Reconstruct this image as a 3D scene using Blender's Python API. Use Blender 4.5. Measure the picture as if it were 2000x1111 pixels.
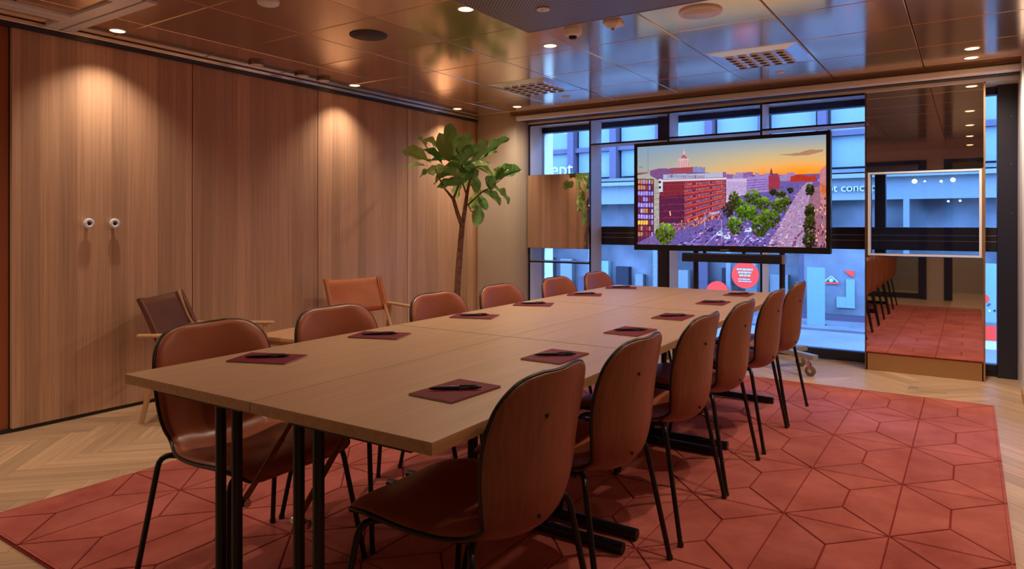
import bpy, math, random
import numpy as np
from mathutils import Vector, Matrix
random.seed(7)
R = math.radians
for o in list(bpy.data.objects): bpy.data.objects.remove(o)
SC = bpy.context.scene
COL = SC.collection

# ------------------------------------------------------------ camera
cam_d = bpy.data.cameras.new('camera'); cam = bpy.data.objects.new('camera', cam_d); COL.objects.link(cam)
cam_d.sensor_width = 36.0; cam_d.lens = 24.0; cam_d.clip_start = 0.03
cam_d.shift_y = -(555.5 - 437.0) / 2000.0
cam.location = (0, 0, 1.17)
cam.rotation_euler = (R(90), 0, math.atan(894 / 1333.0))
SC.camera = cam
# ------------------------------------------------------------ sky / exposure
wld = bpy.data.worlds.new('sky'); SC.world = wld; wld.use_nodes = True
bg = wld.node_tree.nodes['Background']
bg.inputs[0].default_value = (0.17, 0.39, 1.0, 1); bg.inputs[1].default_value = 34.0
SC.view_settings.view_transform = 'Standard'; SC.view_settings.look = 'None'
SC.view_settings.exposure = 0.55; SC.view_settings.gamma = 1.0; SC.view_settings.use_curve_mapping = False
WARM = (1.0, 0.78, 0.58)
DL_POWER = 36.0

# ------------------------------------------------------------ materials
def new_mat(name):
    m = bpy.data.materials.new(name); m.use_nodes = True
    nt = m.node_tree; b = nt.nodes['Principled BSDF']
    return m, nt, b
def N(nt, typ, **kw):
    n = nt.nodes.new(typ)
    for k, v in kw.items():
        if k.startswith('i_'):
            key = k[2:]
            key = int(key) if key.isdigit() else key.replace('_', ' ')
            n.inputs[key].default_value = v
        else: setattr(n, k, v)
    return n
def plain(name, col, rough=0.5, metal=0.0, spec=None, bump=0.0, bscale=200, coat=0, var=0.0, vscale=8):
    m, nt, b = new_mat(name)
    b.inputs['Base Color'].default_value = (*col, 1); b.inputs['Roughness'].default_value = rough; b.inputs['Metallic'].default_value = metal
    if spec is not None: b.inputs['Specular IOR Level'].default_value = spec
    if coat: b.inputs['Coat Weight'].default_value = coat
    tc = N(nt, 'ShaderNodeTexCoord')
    if var:
        no = N(nt, 'ShaderNodeTexNoise', i_Scale=vscale, i_Detail=4.0); nt.links.new(tc.outputs['Object'], no.inputs['Vector'])
        cr = N(nt, 'ShaderNodeValToRGB')
        cr.color_ramp.elements[0].position = 0.3; cr.color_ramp.elements[1].position = 0.7
        cr.color_ramp.elements[0].color = (*[c * (1 - var) for c in col], 1); cr.color_ramp.elements[1].color = (*[min(1, c * (1 + var)) for c in col], 1)
        nt.links.new(no.outputs['Fac'], cr.inputs['Fac']); nt.links.new(cr.outputs['Color'], b.inputs['Base Color'])
    if bump:
        no = N(nt, 'ShaderNodeTexNoise', i_Scale=bscale, i_Detail=3.0); nt.links.new(tc.outputs['Object'], no.inputs['Vector'])
        bp = N(nt, 'ShaderNodeBump', i_Strength=bump, i_Distance=0.002)
        nt.links.new(no.outputs['Fac'], bp.inputs['Height']); nt.links.new(bp.outputs['Normal'], b.inputs['Normal'])
    return m
def emit(name, col, s):
    m, nt, b = new_mat(name)
    b.inputs['Base Color'].default_value = (0, 0, 0, 1); b.inputs['Emission Color'].default_value = (*col, 1); b.inputs['Emission Strength'].default_value = s
    return m
def wood(name, c1, c2, axis=2, strip_axis=None, strip_w=0.1, rough=0.45, stretch=30.0, objrand=0.0, strip_amt=0.35):
    """grain runs along 'axis'; optional veneer strips counted along strip_axis"""
    m, nt, b = new_mat(name); L = nt.links
    tc = N(nt, 'ShaderNodeTexCoord')
    mp = N(nt, 'ShaderNodeMapping'); sc = [stretch] * 3; sc[axis] = 0.9; mp.inputs['Scale'].default_value = sc
    L.new(tc.outputs['Object'], mp.inputs['Vector'])
    oi = N(nt, 'ShaderNodeObjectInfo')
    add = N(nt, 'ShaderNodeVectorMath', operation='ADD'); mul = N(nt, 'ShaderNodeMath', operation='MULTIPLY', i_1=37.0)
    L.new(oi.outputs['Random'], mul.inputs[0]); L.new(mp.outputs['Vector'], add.inputs[0]); L.new(mul.outputs[0], add.inputs[1])
    no = N(nt, 'ShaderNodeTexNoise', i_Scale=1.6, i_Detail=6.0, i_Roughness=0.62); L.new(add.outputs[0], no.inputs['Vector'])
    fac = no.outputs['Fac']
    cr = N(nt, 'ShaderNodeValToRGB'); e = cr.color_ramp.elements
    e[0].position = 0.30; e[0].color = (*c2, 1); e[1].position = 0.70; e[1].color = (*c1, 1)
    L.new(fac, cr.inputs['Fac']); out = cr.outputs['Color']
    if strip_axis is not None:
        sp = N(nt, 'ShaderNodeSeparateXYZ'); L.new(tc.outputs['Object'], sp.inputs[0])
        dv = N(nt, 'ShaderNodeMath', operation='DIVIDE', i_1=strip_w); L.new(sp.outputs[strip_axis], dv.inputs[0])
        fl = N(nt, 'ShaderNodeMath', operation='FLOOR'); L.new(dv.outputs[0], fl.inputs[0])
        ad = N(nt, 'ShaderNodeMath', operation='MULTIPLY_ADD', i_1=1.0); L.new(fl.outputs[0], ad.inputs[0]); L.new(mul.outputs[0], ad.inputs[2])
        wn = N(nt, 'ShaderNodeTexWhiteNoise', noise_dimensions='1D'); L.new(ad.outputs[0], wn.inputs['W'])
        mr = N(nt, 'ShaderNodeMapRange', i_3=1 - strip_amt, i_4=1 + strip_amt * 0.35); L.new(wn.outputs['Value'], mr.inputs[0])
        mx = N(nt, 'ShaderNodeVectorMath', operation='SCALE'); L.new(out, mx.inputs[0]); L.new(mr.outputs[0], mx.inputs['Scale']); out = mx.outputs[0]
    if objrand:
        mr = N(nt, 'ShaderNodeMapRange', i_3=1 - objrand, i_4=1 + objrand); L.new(oi.outputs['Random'], mr.inputs[0])
        mx = N(nt, 'ShaderNodeVectorMath', operation='SCALE'); L.new(out, mx.inputs[0]); L.new(mr.outputs[0], mx.inputs['Scale']); out = mx.outputs[0]
    L.new(out, b.inputs['Base Color']); b.inputs['Roughness'].default_value = rough
    bp = N(nt, 'ShaderNodeBump', i_Strength=0.08, i_Distance=0.001); L.new(fac, bp.inputs['Height']); L.new(bp.outputs['Normal'], b.inputs['Normal'])
    return m
M = {}
M['veneer'] = wood('veneer', (0.64, 0.395, 0.255), (0.46, 0.27, 0.165), 2, 1, 0.098, 0.42, 48, strip_amt=0.24)
M['veneer_side'] = wood('veneer_side', (0.50, 0.27, 0.14), (0.38, 0.19, 0.095), 2, None, 0.1, 0.45, 40)
M['table_top'] = wood('table_top', (0.54, 0.345, 0.215), (0.43, 0.265, 0.155), 0, None, 0.1, 0.38, 34)
M['table_edge'] = wood('table_edge', (0.50, 0.30, 0.15), (0.38, 0.21, 0.10), 0, None, 0.1, 0.45, 40)
M['rust'] = plain('rust', (0.30, 0.085, 0.03), 0.5)
M['oak'] = wood('oak', (0.64, 0.45, 0.29), (0.44, 0.28, 0.165), 0, None, 0.1, 0.36, 22, objrand=0.16)
M['ash'] = wood('ash', (0.62, 0.38, 0.20), (0.50, 0.28, 0.14), 2, None, 0.1, 0.45, 30)
M['shell'] = wood('shell', (0.24, 0.080, 0.038), (0.165, 0.050, 0.024), 2, None, 0.1, 0.34, 60)
M['leather'] = plain('leather', (0.36, 0.105, 0.048), 0.34, bump=0.12, bscale=350, var=0.12, vscale=5)
M['saddle'] = plain('saddle', (0.46, 0.135, 0.045), 0.45, bump=0.12, bscale=300, var=0.15, vscale=6)
M['darkleather'] = plain('darkleather', (0.13, 0.045, 0.028), 0.38, bump=0.12, bscale=300, var=0.12, vscale=6)
M['black'] = plain('black', (0.012, 0.011, 0.013), 0.32, 0.0)
M['blackmetal'] = plain('blackmetal', (0.016, 0.015, 0.018), 0.28, 0.35)
M['tvblack'] = plain('tvblack', (0.008, 0.008, 0.01), 0.25)
M['navy'] = plain('navy', (0.018, 0.020, 0.040), 0.35)
M['greymetal'] = plain('greymetal', (0.42, 0.43, 0.46), 0.35, 0.6)
M['chrome'] = plain('chrome', (0.7, 0.7, 0.72), 0.15, 1.0)
M['white'] = plain('white', (0.80, 0.84, 0.92), 0.4)
M['silver'] = plain('silver', (0.78, 0.79, 0.82), 0.25, 0.9)
M['whitemetal'] = plain('whitemetal', (0.76, 0.78, 0.84), 0.35)
M['screen_white'] = plain('screen_white', (0.80, 0.80, 0.80), 0.5)
M['plaster'] = plain('plaster', (0.50, 0.42, 0.35), 0.55, bump=0.05, bscale=60)
M['pier'] = plain('pier', (0.46, 0.39, 0.31), 0.38, bump=0.03, bscale=40, var=0.04, vscale=2)
M['brass'] = plain('brass', (0.52, 0.33, 0.17), 0.38, 0.85)
M['bronze'] = plain('bronze', (0.20, 0.12, 0.075), 0.4, 0.7)
M['wheel'] = plain('wheel', (0.16, 0.12, 0.10), 0.5)
M['pad'] = plain('pad', (0.17, 0.014, 0.030), 0.65, spec=0.2)
M['paper'] = plain('paper', (0.7, 0.66, 0.6), 0.7)
M['bark'] = plain('bark', (0.20, 0.10, 0.055), 0.8, bump=0.6, bscale=45, var=0.45, vscale=30)
M['pot'] = plain('pot', (0.06, 0.055, 0.05), 0.6)
M['soil'] = plain('soil', (0.04, 0.025, 0.015), 0.9, bump=0.6, bscale=60)
M['mirror'] = plain('mirror', (0.84, 0.79, 0.74), 0.015, 1.0)
M['grille'] = plain('grille', (0.10, 0.10, 0.11), 0.5, 0.2)
M['speaker'] = plain('speaker', (0.05, 0.045, 0.06), 0.6)
M['void'] = plain('void', (0.01, 0.009, 0.008), 0.8)
M['lamp'] = emit('lamp', (1.0, 0.52, 0.22), 5.0)
M['shoplamp'] = emit('shoplamp', (1.0, 0.95, 0.8), 14.0)
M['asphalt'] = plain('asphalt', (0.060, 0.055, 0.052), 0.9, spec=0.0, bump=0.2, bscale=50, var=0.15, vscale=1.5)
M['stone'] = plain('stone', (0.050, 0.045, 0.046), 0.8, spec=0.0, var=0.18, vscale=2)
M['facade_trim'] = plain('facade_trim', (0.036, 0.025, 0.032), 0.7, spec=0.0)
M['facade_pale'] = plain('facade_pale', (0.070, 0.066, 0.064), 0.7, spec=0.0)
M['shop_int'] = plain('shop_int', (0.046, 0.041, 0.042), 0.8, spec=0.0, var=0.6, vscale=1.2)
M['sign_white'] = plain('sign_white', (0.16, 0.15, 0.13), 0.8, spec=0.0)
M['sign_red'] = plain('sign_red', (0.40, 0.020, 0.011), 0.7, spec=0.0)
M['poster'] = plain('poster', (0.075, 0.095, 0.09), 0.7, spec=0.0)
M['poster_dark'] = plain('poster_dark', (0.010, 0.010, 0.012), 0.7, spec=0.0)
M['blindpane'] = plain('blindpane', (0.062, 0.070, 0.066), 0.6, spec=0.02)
M['tile_edge'] = plain('tile_edge', (0.30, 0.2, 0.13), 0.3, 0.8)
# window glass: clear pane with a real reflection
def glass_mat():
    m, nt, b = new_mat('glass'); L = nt.links; nt.nodes.remove(b)
    out = nt.nodes['Material Output']
    tr = N(nt, 'ShaderNodeBsdfTransparent'); tr.inputs[0].default_value = (0.90, 0.95, 0.96, 1)
    gl = N(nt, 'ShaderNodeBsdfGlossy', i_Roughness=0.01)
    fr = N(nt, 'ShaderNodeFresnel', i_IOR=1.45); mx = N(nt, 'ShaderNodeMixShader')
    L.new(fr.outputs[0], mx.inputs[0]); L.new(tr.outputs[0], mx.inputs[1]); L.new(gl.outputs[0], mx.inputs[2]); L.new(mx.outputs[0], out.inputs[0])
    return m
M['glass'] = glass_mat()
def tile_mat(name, perf):
    m, nt, b = new_mat(name); L = nt.links
    b.inputs['Metallic'].default_value = 0.82; b.inputs['Roughness'].default_value = 0.14
    tc = N(nt, 'ShaderNodeTexCoord'); no = N(nt, 'ShaderNodeTexNoise', i_Scale=2.2, i_Detail=1.0)
    L.new(tc.outputs['Object'], no.inputs['Vector'])
    bp = N(nt, 'ShaderNodeBump', i_Strength=0.05, i_Distance=0.02); L.new(no.outputs['Fac'], bp.inputs['Height']); L.new(bp.outputs['Normal'], b.inputs['Normal'])
    col = (0.74, 0.57, 0.42)
    b.inputs['Base Color'].default_value = (*col, 1)
    if perf:
        vo = N(nt, 'ShaderNodeTexVoronoi', i_Scale=85.0, i_Randomness=0.0); L.new(tc.outputs['Object'], vo.inputs['Vector'])
        cr = N(nt, 'ShaderNodeValToRGB'); e = cr.color_ramp.elements
        e[0].position = 0.28; e[0].color = (0.12, 0.08, 0.06, 1); e[1].position = 0.34; e[1].color = (*col, 1)
        L.new(vo.outputs['Distance'], cr.inputs['Fac']); L.new(cr.outputs['Color'], b.inputs['Base Color'])
        b.inputs['Roughness'].default_value = 0.25
    return m
M['tile'] = tile_mat('tile', False); M['tile_perf'] = tile_mat('tile_perf', True)
def grille_mat():
    m, nt, b = new_mat('mesh_panel'); L = nt.links
    tc = N(nt, 'ShaderNodeTexCoord'); vo = N(nt, 'ShaderNodeTexVoronoi', i_Scale=62.0, i_Randomness=0.0)
    mp = N(nt, 'ShaderNodeMapping'); mp.inputs['Rotation'].default_value = (0, 0, R(45)); L.new(tc.outputs['Object'], mp.inputs['Vector']); L.new(mp.outputs[0], vo.inputs['Vector'])
    cr = N(nt, 'ShaderNodeValToRGB'); e = cr.color_ramp.elements
    e[0].position = 0.40; e[0].color = (0.02, 0.02, 0.03, 1); e[1].position = 0.46; e[1].color = (0.26, 0.28, 0.36, 1)
    L.new(vo.outputs['Distance'], cr.inputs['Fac']); L.new(cr.outputs['Color'], b.inputs['Base Color']); b.inputs['Roughness'].default_value = 0.4
    return m
M['mesh_panel'] = grille_mat()
def rug_mat(name, c1, c2, island):
    m, nt, b = new_mat(name); L = nt.links
    tc = N(nt, 'ShaderNodeTexCoord'); no = N(nt, 'ShaderNodeTexNoise', i_Scale=3.0, i_Detail=5.0, i_Roughness=0.65); L.new(tc.outputs['Object'], no.inputs['Vector'])
    cr = N(nt, 'ShaderNodeValToRGB'); e = cr.color_ramp.elements; e[0].position = 0.32; e[0].color = (*c2, 1); e[1].position = 0.68; e[1].color = (*c1, 1)
    L.new(no.outputs['Fac'], cr.inputs['Fac']); out = cr.outputs['Color']
    if island:
        g = N(nt, 'ShaderNodeNewGeometry'); mr = N(nt, 'ShaderNodeMapRange', i_3=0.93, i_4=1.05); L.new(g.outputs['Random Per Island'], mr.inputs[0])
        mx = N(nt, 'ShaderNodeVectorMath', operation='SCALE'); L.new(out, mx.inputs[0]); L.new(mr.outputs[0], mx.inputs['Scale']); out = mx.outputs[0]
    L.new(out, b.inputs['Base Color']); b.inputs['Roughness'].default_value = 0.95; b.inputs['Specular IOR Level'].default_value = 0.1
    b.inputs['Sheen Weight'].default_value = 0.25; b.inputs['Sheen Tint'].default_value = (1, 0.55, 0.5, 1)
    n2 = N(nt, 'ShaderNodeTexNoise', i_Scale=260.0, i_Detail=2.0); L.new(tc.outputs['Object'], n2.inputs['Vector'])
    bp = N(nt, 'ShaderNodeBump', i_Strength=0.5, i_Distance=0.004); L.new(n2.outputs['Fac'], bp.inputs['Height']); L.new(bp.outputs['Normal'], b.inputs['Normal'])
    return m
M['rug'] = rug_mat('rug', (0.52, 0.145, 0.115), (0.33, 0.066, 0.050), True)
M['rug_base'] = rug_mat('rug_base', (0.27, 0.018, 0.018), (0.20, 0.012, 0.012), False)
def leaf_mat():
    m, nt, b = new_mat('leaf'); L = nt.links
    oi = N(nt, 'ShaderNodeObjectInfo'); cr = N(nt, 'ShaderNodeValToRGB'); e = cr.color_ramp.elements
    e[0].color = (0.11, 0.30, 0.07, 1); e[1].color = (0.40, 0.60, 0.17, 1); L.new(oi.outputs['Random'], cr.inputs['Fac'])
    tc = N(nt, 'ShaderNodeTexCoord'); sp = N(nt, 'ShaderNodeSeparateXYZ'); L.new(tc.outputs['Object'], sp.inputs[0])
    ab = N(nt, 'ShaderNodeMath', operation='ABSOLUTE'); L.new(sp.outputs[0], ab.inputs[0])
    ma = N(nt, 'ShaderNodeMath', operation='MULTIPLY_ADD', i_1=-0.7); L.new(ab.outputs[0], ma.inputs[0]); L.new(sp.outputs[1], ma.inputs[2])
    wv = N(nt, 'ShaderNodeMath', operation='MULTIPLY', i_1=150.0); L.new(ma.outputs[0], wv.inputs[0])
    sn = N(nt, 'ShaderNodeMath', operation='SINE'); L.new(wv.outputs[0], sn.inputs[0])
    gt = N(nt, 'ShaderNodeMath', operation='GREATER_THAN', i_1=0.93); L.new(sn.outputs[0], gt.inputs[0])
    md = N(nt, 'ShaderNodeMath', operation='LESS_THAN', i_1=0.0022); L.new(ab.outputs[0], md.inputs[0])
    mxx = N(nt, 'ShaderNodeMath', operation='MAXIMUM'); L.new(gt.outputs[0], mxx.inputs[0]); L.new(md.outputs[0], mxx.inputs[1])
    mix = N(nt, 'ShaderNodeMixRGB'); mix.inputs[2].default_value = (0.38, 0.50, 0.20, 1)
    m5 = N(nt, 'ShaderNodeMath', operation='MULTIPLY', i_1=0.55); L.new(mxx.outputs[0], m5.inputs[0])
    L.new(m5.outputs[0], mix.inputs[0]); L.new(cr.outputs['Color'], mix.inputs[1]); L.new(mix.outputs[0], b.inputs['Base Color'])
    b.inputs['Roughness'].default_value = 0.35
    tl_ = N(nt, 'ShaderNodeBsdfTranslucent'); ms = N(nt, 'ShaderNodeMixShader', i_0=0.38); L.new(mix.outputs[0], tl_.inputs[0])
    L.new(b.outputs[0], ms.inputs[1]); L.new(tl_.outputs[0], ms.inputs[2]); L.new(ms.outputs[0], nt.nodes['Material Output'].inputs[0])
    return m
M['leaf'] = leaf_mat()

# ------------------------------------------------------------ mesh helpers
class MB:
    def __init__(s): s.v = []; s.f = []; s.smooth = []
    def add(s, v, f, sm=False):
        b = len(s.v); s.v += [tuple(p) for p in v]
        for q in f: s.f.append(tuple(i + b for i in q)); s.smooth.append(sm)
        return s
    def box(s, x0, x1, y0, y1, z0, z1):
        v = [(x, y, z) for z in (z0, z1) for y in (y0, y1) for x in (x0, x1)]
        return s.add(v, [(0, 2, 3, 1), (4, 5, 7, 6), (0, 1, 5, 4), (2, 6, 7, 3), (0, 4, 6, 2), (1, 3, 7, 5)])
    def cbox(s, c, sz): return s.box(c[0]-sz[0]/2, c[0]+sz[0]/2, c[1]-sz[1]/2, c[1]+sz[1]/2, c[2]-sz[2]/2, c[2]+sz[2]/2)
    def obox(s, p, q, w, h, up=(0, 0, 1)):
        p = Vector(p); q = Vector(q); d = (q - p).normalized(); u = Vector(up); sd = d.cross(u).normalized(); u = sd.cross(d)
        v = []
        for e in (p, q):
            for a, b_ in ((-1, -1), (1, -1), (1, 1), (-1, 1)): v.append(e + sd * (a * w / 2) + u * (b_ * h / 2))
        return s.add(v, [(0, 1, 2, 3), (7, 6, 5, 4), (0, 4, 5, 1), (1, 5, 6, 2), (2, 6, 7, 3), (3, 7, 4, 0)])
    def tube(s, pts, r, n=10, cap=True, closed=False):
        pts = [Vector(p) for p in pts]; rs = r if isinstance(r, (list, tuple)) else [r] * len(pts)
        rings = []; ref = None; m = len(pts)
        for i, p in enumerate(pts):
            if closed: t = (pts[(i + 1) % m] - pts[i - 1])
            else: t = pts[min(i + 1, m - 1)] - pts[max(i - 1, 0)]
            t.normalize()
            if ref is None:
                ref = Vector((0, 0, 1)) if abs(t.z) < 0.9 else Vector((1, 0, 0))
            sd = t.cross(ref).normalized(); ref = sd.cross(t).normalized()
            rings.append([p + (sd * math.cos(2 * math.pi * k / n) + ref * math.sin(2 * math.pi * k / n)) * rs[i] for k in range(n)])
        v = [q for rg in rings for q in rg]; f = []
        rng = range(m) if closed else range(m - 1)
        for i in rng:
            j = (i + 1) % m
            for k in range(n): f.append((i * n + k, i * n + (k + 1) % n, j * n + (k + 1) % n, j * n + k))
        s.add(v, f, True)
        if cap and not closed:
            s.add(rings[0], [tuple(range(n))]); s.add(rings[-1], [tuple(reversed(range(n)))])
        return s
    def cyl(s, p, q, r, n=16): return s.tube([p, q], r, n)
    def lathe(s, prof, c=(0, 0, 0), n=32, axis='z', sm=True):
        v = []; f = []; m = len(prof)
        for (r, h) in prof:
            for k in range(n):
                a = 2 * math.pi * k / n; x, y = r * math.cos(a), r * math.sin(a)
                if axis == 'z': v.append((c[0] + x, c[1] + y, c[2] + h))
                elif axis == 'x': v.append((c[0] + h, c[1] + x, c[2] + y))
                else: v.append((c[0] + x, c[1] + h, c[2] + y))
        for i in range(m - 1):
            for k in range(n): f.append((i * n + k, i * n + (k + 1) % n, (i + 1) * n + (k + 1) % n, (i + 1) * n + k))
        s.add(v, f, sm)
        s.add(v[:n], [tuple(reversed(range(n)))]); s.add(v[-n:], [tuple(range(n))])
        return s
    def prism(s, poly, z0, z1, sm=False):
        n = len(poly); v = [(p[0], p[1], z0) for p in poly] + [(p[0], p[1], z1) for p in poly]
        return s.add(v, [tuple(reversed(range(n))), tuple(range(n, 2 * n))] + [(i, (i + 1) % n, n + (i + 1) % n, n + i) for i in range(n)], sm)
    def mesh(s, name, mat):
        me = bpy.data.meshes.new(name); me.from_pydata(s.v, [], s.f); me.polygons.foreach_set('use_smooth', s.smooth); me.update()
        if mat: me.materials.append(M[mat] if isinstance(mat, str) else mat)
        return me
    def build(s, name, mat, parent=None, loc=None, bevel=0, rot=None):
        return link(name, s.mesh(name, mat), parent, loc, bevel, rot)
def link(name, me, parent=None, loc=None, bevel=0, rot=None):
    o = bpy.data.objects.new(name, me); COL.objects.link(o)
    if parent is not None: o.parent = parent
    if loc is not None: o.location = loc
    if rot is not None: o.rotation_euler = rot
    if bevel:
        bv = o.modifiers.new('bevel', 'BEVEL'); bv.width = bevel; bv.segments = 2; bv.limit_method = 'ANGLE'
    return o
def tag(o, label, cat, group=None):
    o['label'] = label; o['category'] = cat
    if group: o['group'] = group
    return o
def thing(name, label, cat, loc=(0, 0, 0), rz=0.0, group=None):
    o = bpy.data.objects.new(name, None); COL.objects.link(o); o.empty_display_size = 0.1
    o.location = loc; o.rotation_euler = (0, 0, rz); return tag(o, label, cat, group)
def struct(o): o['kind'] = 'structure'; return o
def sempty(name, loc=(0, 0, 0)):
    o = bpy.data.objects.new(name, None); COL.objects.link(o); o.location = loc; o['kind'] = 'structure'; return o
def fillet(pts, r, n=5):
    pts = [Vector(p) for p in pts]; out = [pts[0]]
    for i in range(1, len(pts) - 1):
        a = (pts[i - 1] - pts[i]); b = (pts[i + 1] - pts[i]); ra = min(r, a.length * .45); rb = min(r, b.length * .45)
        p0 = pts[i] + a.normalized() * ra; p1 = pts[i] + b.normalized() * rb
        for k in range(n + 1):
            t = k / n; out.append(p0 * (1 - t) ** 2 + pts[i] * 2 * t * (1 - t) + p1 * t * t)
    out.append(pts[-1]); return out
def copy_tree(o, parent=None):
    c = o.copy(); COL.objects.link(c); c.parent = parent
    for ch in list(o.children): copy_tree(ch, c)
    return c

# ------------------------------------------------------------ room dimensions
XL, XR, YB, YF = -4.45, 0.31, -0.13, 6.145     # left wall, right wall, back wall, window-screen plane
YG = 6.458                                       # glass plane
ZC = 2.322

# floor ------------------------------------------------------------
fl = struct(MB().box(XL - .3, XR + 1.2, YB - 1.6, YG + .06, -0.12, -0.008).build('floor', 'oak'))
Lp, Wp = 0.60, 0.10
pm = MB().box(0.0007, Lp - 0.0007, 0.0007, Wp - 0.0007, -0.010, 0.0).mesh('plank', 'oak')
nn = 6; cnt = 0; c45 = math.cos(R(45)); cands = []
for a in range(-90, 91):
    for b_ in range(-14, 15):
        for kind in (0, 1):
            u = (a + nn * b_) * Wp; v = (a - nn * b_) * Wp
            if kind == 0: p = (u, v); cu, cv = u + Lp / 2, v + Wp / 2
            else: p = (u + Wp, v + Wp); cu, cv = u + Wp / 2, v + Wp + Lp / 2
            wxy = lambda q: (c45 * (q[0] - q[1]) - 2.0, c45 * (q[0] + q[1]) + 3.0)
            cx, cy = wxy((cu, cv))
            if cx < XL - .08 or cx > XR + .05 or cy > YG + .02 or cy < .5: continue
            if (-2.98 if cy > 1.7 else -2.7) < cx < -.02 and 1.3 < cy < 5.10: continue
            if cx > -2.45 and cy < 2.6: continue
            if cx < -3.9 and cy < 1.0: continue
            w = wxy(p)
            cands.append((kind, w))
for kind, w in cands[:299]:
    link('plank', pm, fl, (w[0], w[1], random.uniform(-.0004, .0002)), rot=(0, 0, R(45) if kind == 0 else R(135)))
print('PLANKS', len(cands))

# left wall -----------------------------------------------------------
wl = struct(MB().box(XL - .25, XL - .03, YB - .1, YG + .2, -.1, ZC + .15).build('wall_left', 'void'))
seams = [1.61, 2.681, 3.771, 4.848, 5.937]
edges = [(-.60, .52), (.526, 1.545)] + [(seams[i] + .003, seams[i + 1] - .003) for i in range(4)]
for i, (a, b_) in enumerate(edges):
    x1 = XL if i > 1 else XL - .02
    MB().box(XL - .03, x1, a - (a + b_) / 2, b_ - (a + b_) / 2, .022, 2.30).build('wall_panel', 'veneer', wl, (0, (a + b_) / 2, 0), bevel=.002)
MB().box(XL - .029, XL - .026, 1.552, 1.606, .022, 2.30).build('end_post', 'rust', wl)
struct(MB().box(XL - .03, XL - .012, YB, 5.94, 0, .022).build('baseboard_left', 'black'))
tl = sempty('trim_1', (0, 0, 0))
MB().box(XL - .02, XL + .030, YB, 5.94, 2.294, 2.318).build('track_top', 'silver', tl, bevel=.004)
MB().box(XL - .02, XL + .022, YB, 5.94, 2.268, 2.294).build('track_slot', 'navy', tl)
# pier in the corner, rounded towards the window
pr = [(XL - .2, YG + .2), (XL - .2, 5.945), (-4.08, 5.945)]
for k in range(9):
    a = R(-90 + 90 * k / 8); pr.append((-4.08 + .17 * math.cos(a), 6.115 + .17 * math.sin(a)))
pr += [(-3.91, YG + .2)]
o = MB().prism(pr, -.05, ZC + .1).build('wall_far', 'pier'); struct(o)
struct(MB().box(-4.449, -4.43, 5.9385, 5.958, 0, 2.30).build('trim_3', 'veneer_side'))

# ceiling -----------------------------------------------------------
ce = struct(MB().box(XL - .25, XR + .4, YB - .1, YG + .2, ZC + .022, ZC + .14).build('ceiling', 'void'))
P = 0.6155; X0, Y0 = -0.281, 3.962
def tile_mesh(nm, mat):
    h = P / 2 - .0022
    b = MB(); e = .004
    v = [(-h, -h, .02), (h, -h, .02), (h, h, .02), (-h, h, .02), (-h, -h, .004), (h, -h, .004), (h, h, .004), (-h, h, .004), (-h + e, -h + e, 0), (h - e, -h + e, 0), (h - e, h - e, 0), (-h + e, h - e, 0)]
    b.add(v, [(8, 11, 10, 9)] + [(4 + i, 8 + i, 8 + (i + 1) % 4, 4 + (i + 1) % 4) for i in range(4)] + [(i, 4 + i, 4 + (i + 1) % 4, (i + 1) % 4) for i in range(4)] + [(0, 1, 2, 3)])
    return b.mesh(nm, mat)
tm, tmp = tile_mesh('ceiling_tile', 'tile'), tile_mesh('ceiling_tile_perforated', 'tile_perf')
for i in range(-7, 2):
    for j in range(-8, 4):
        cx, cy = X0 + (i + .5) * P, Y0 + (j + .5) * P
        if cx < XL - .25 or cy > 6.15 or cy < YB - .2: continue
        perf = (i in (-5, -6) and j in (-2, -3, -4)) 
        link('ceiling_tile', tmp if perf else tm, ce, (cx, cy, ZC))
# window head trim
th_ = sempty('trim_2', (0, 0, 0))
MB().box(-4.0, XR, 5.93, 5.955, 2.302, ZC).build('brass_strip', 'bronze', th_)
MB().box(-3.95, XR, 5.956, 6.02, 2.248, 2.30).build('blind_rail', 'white', th_, bevel=.012)
MB().box(-3.95, XR, 6.03, 6.13, 2.245, ZC).build('shadow_box', 'navy', th_)
MB().box(-3.95, XR + .05, 6.13, YG + .04, 2.2235, ZC + .05).build('head_soffit', 'screen_white', th_)

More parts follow.
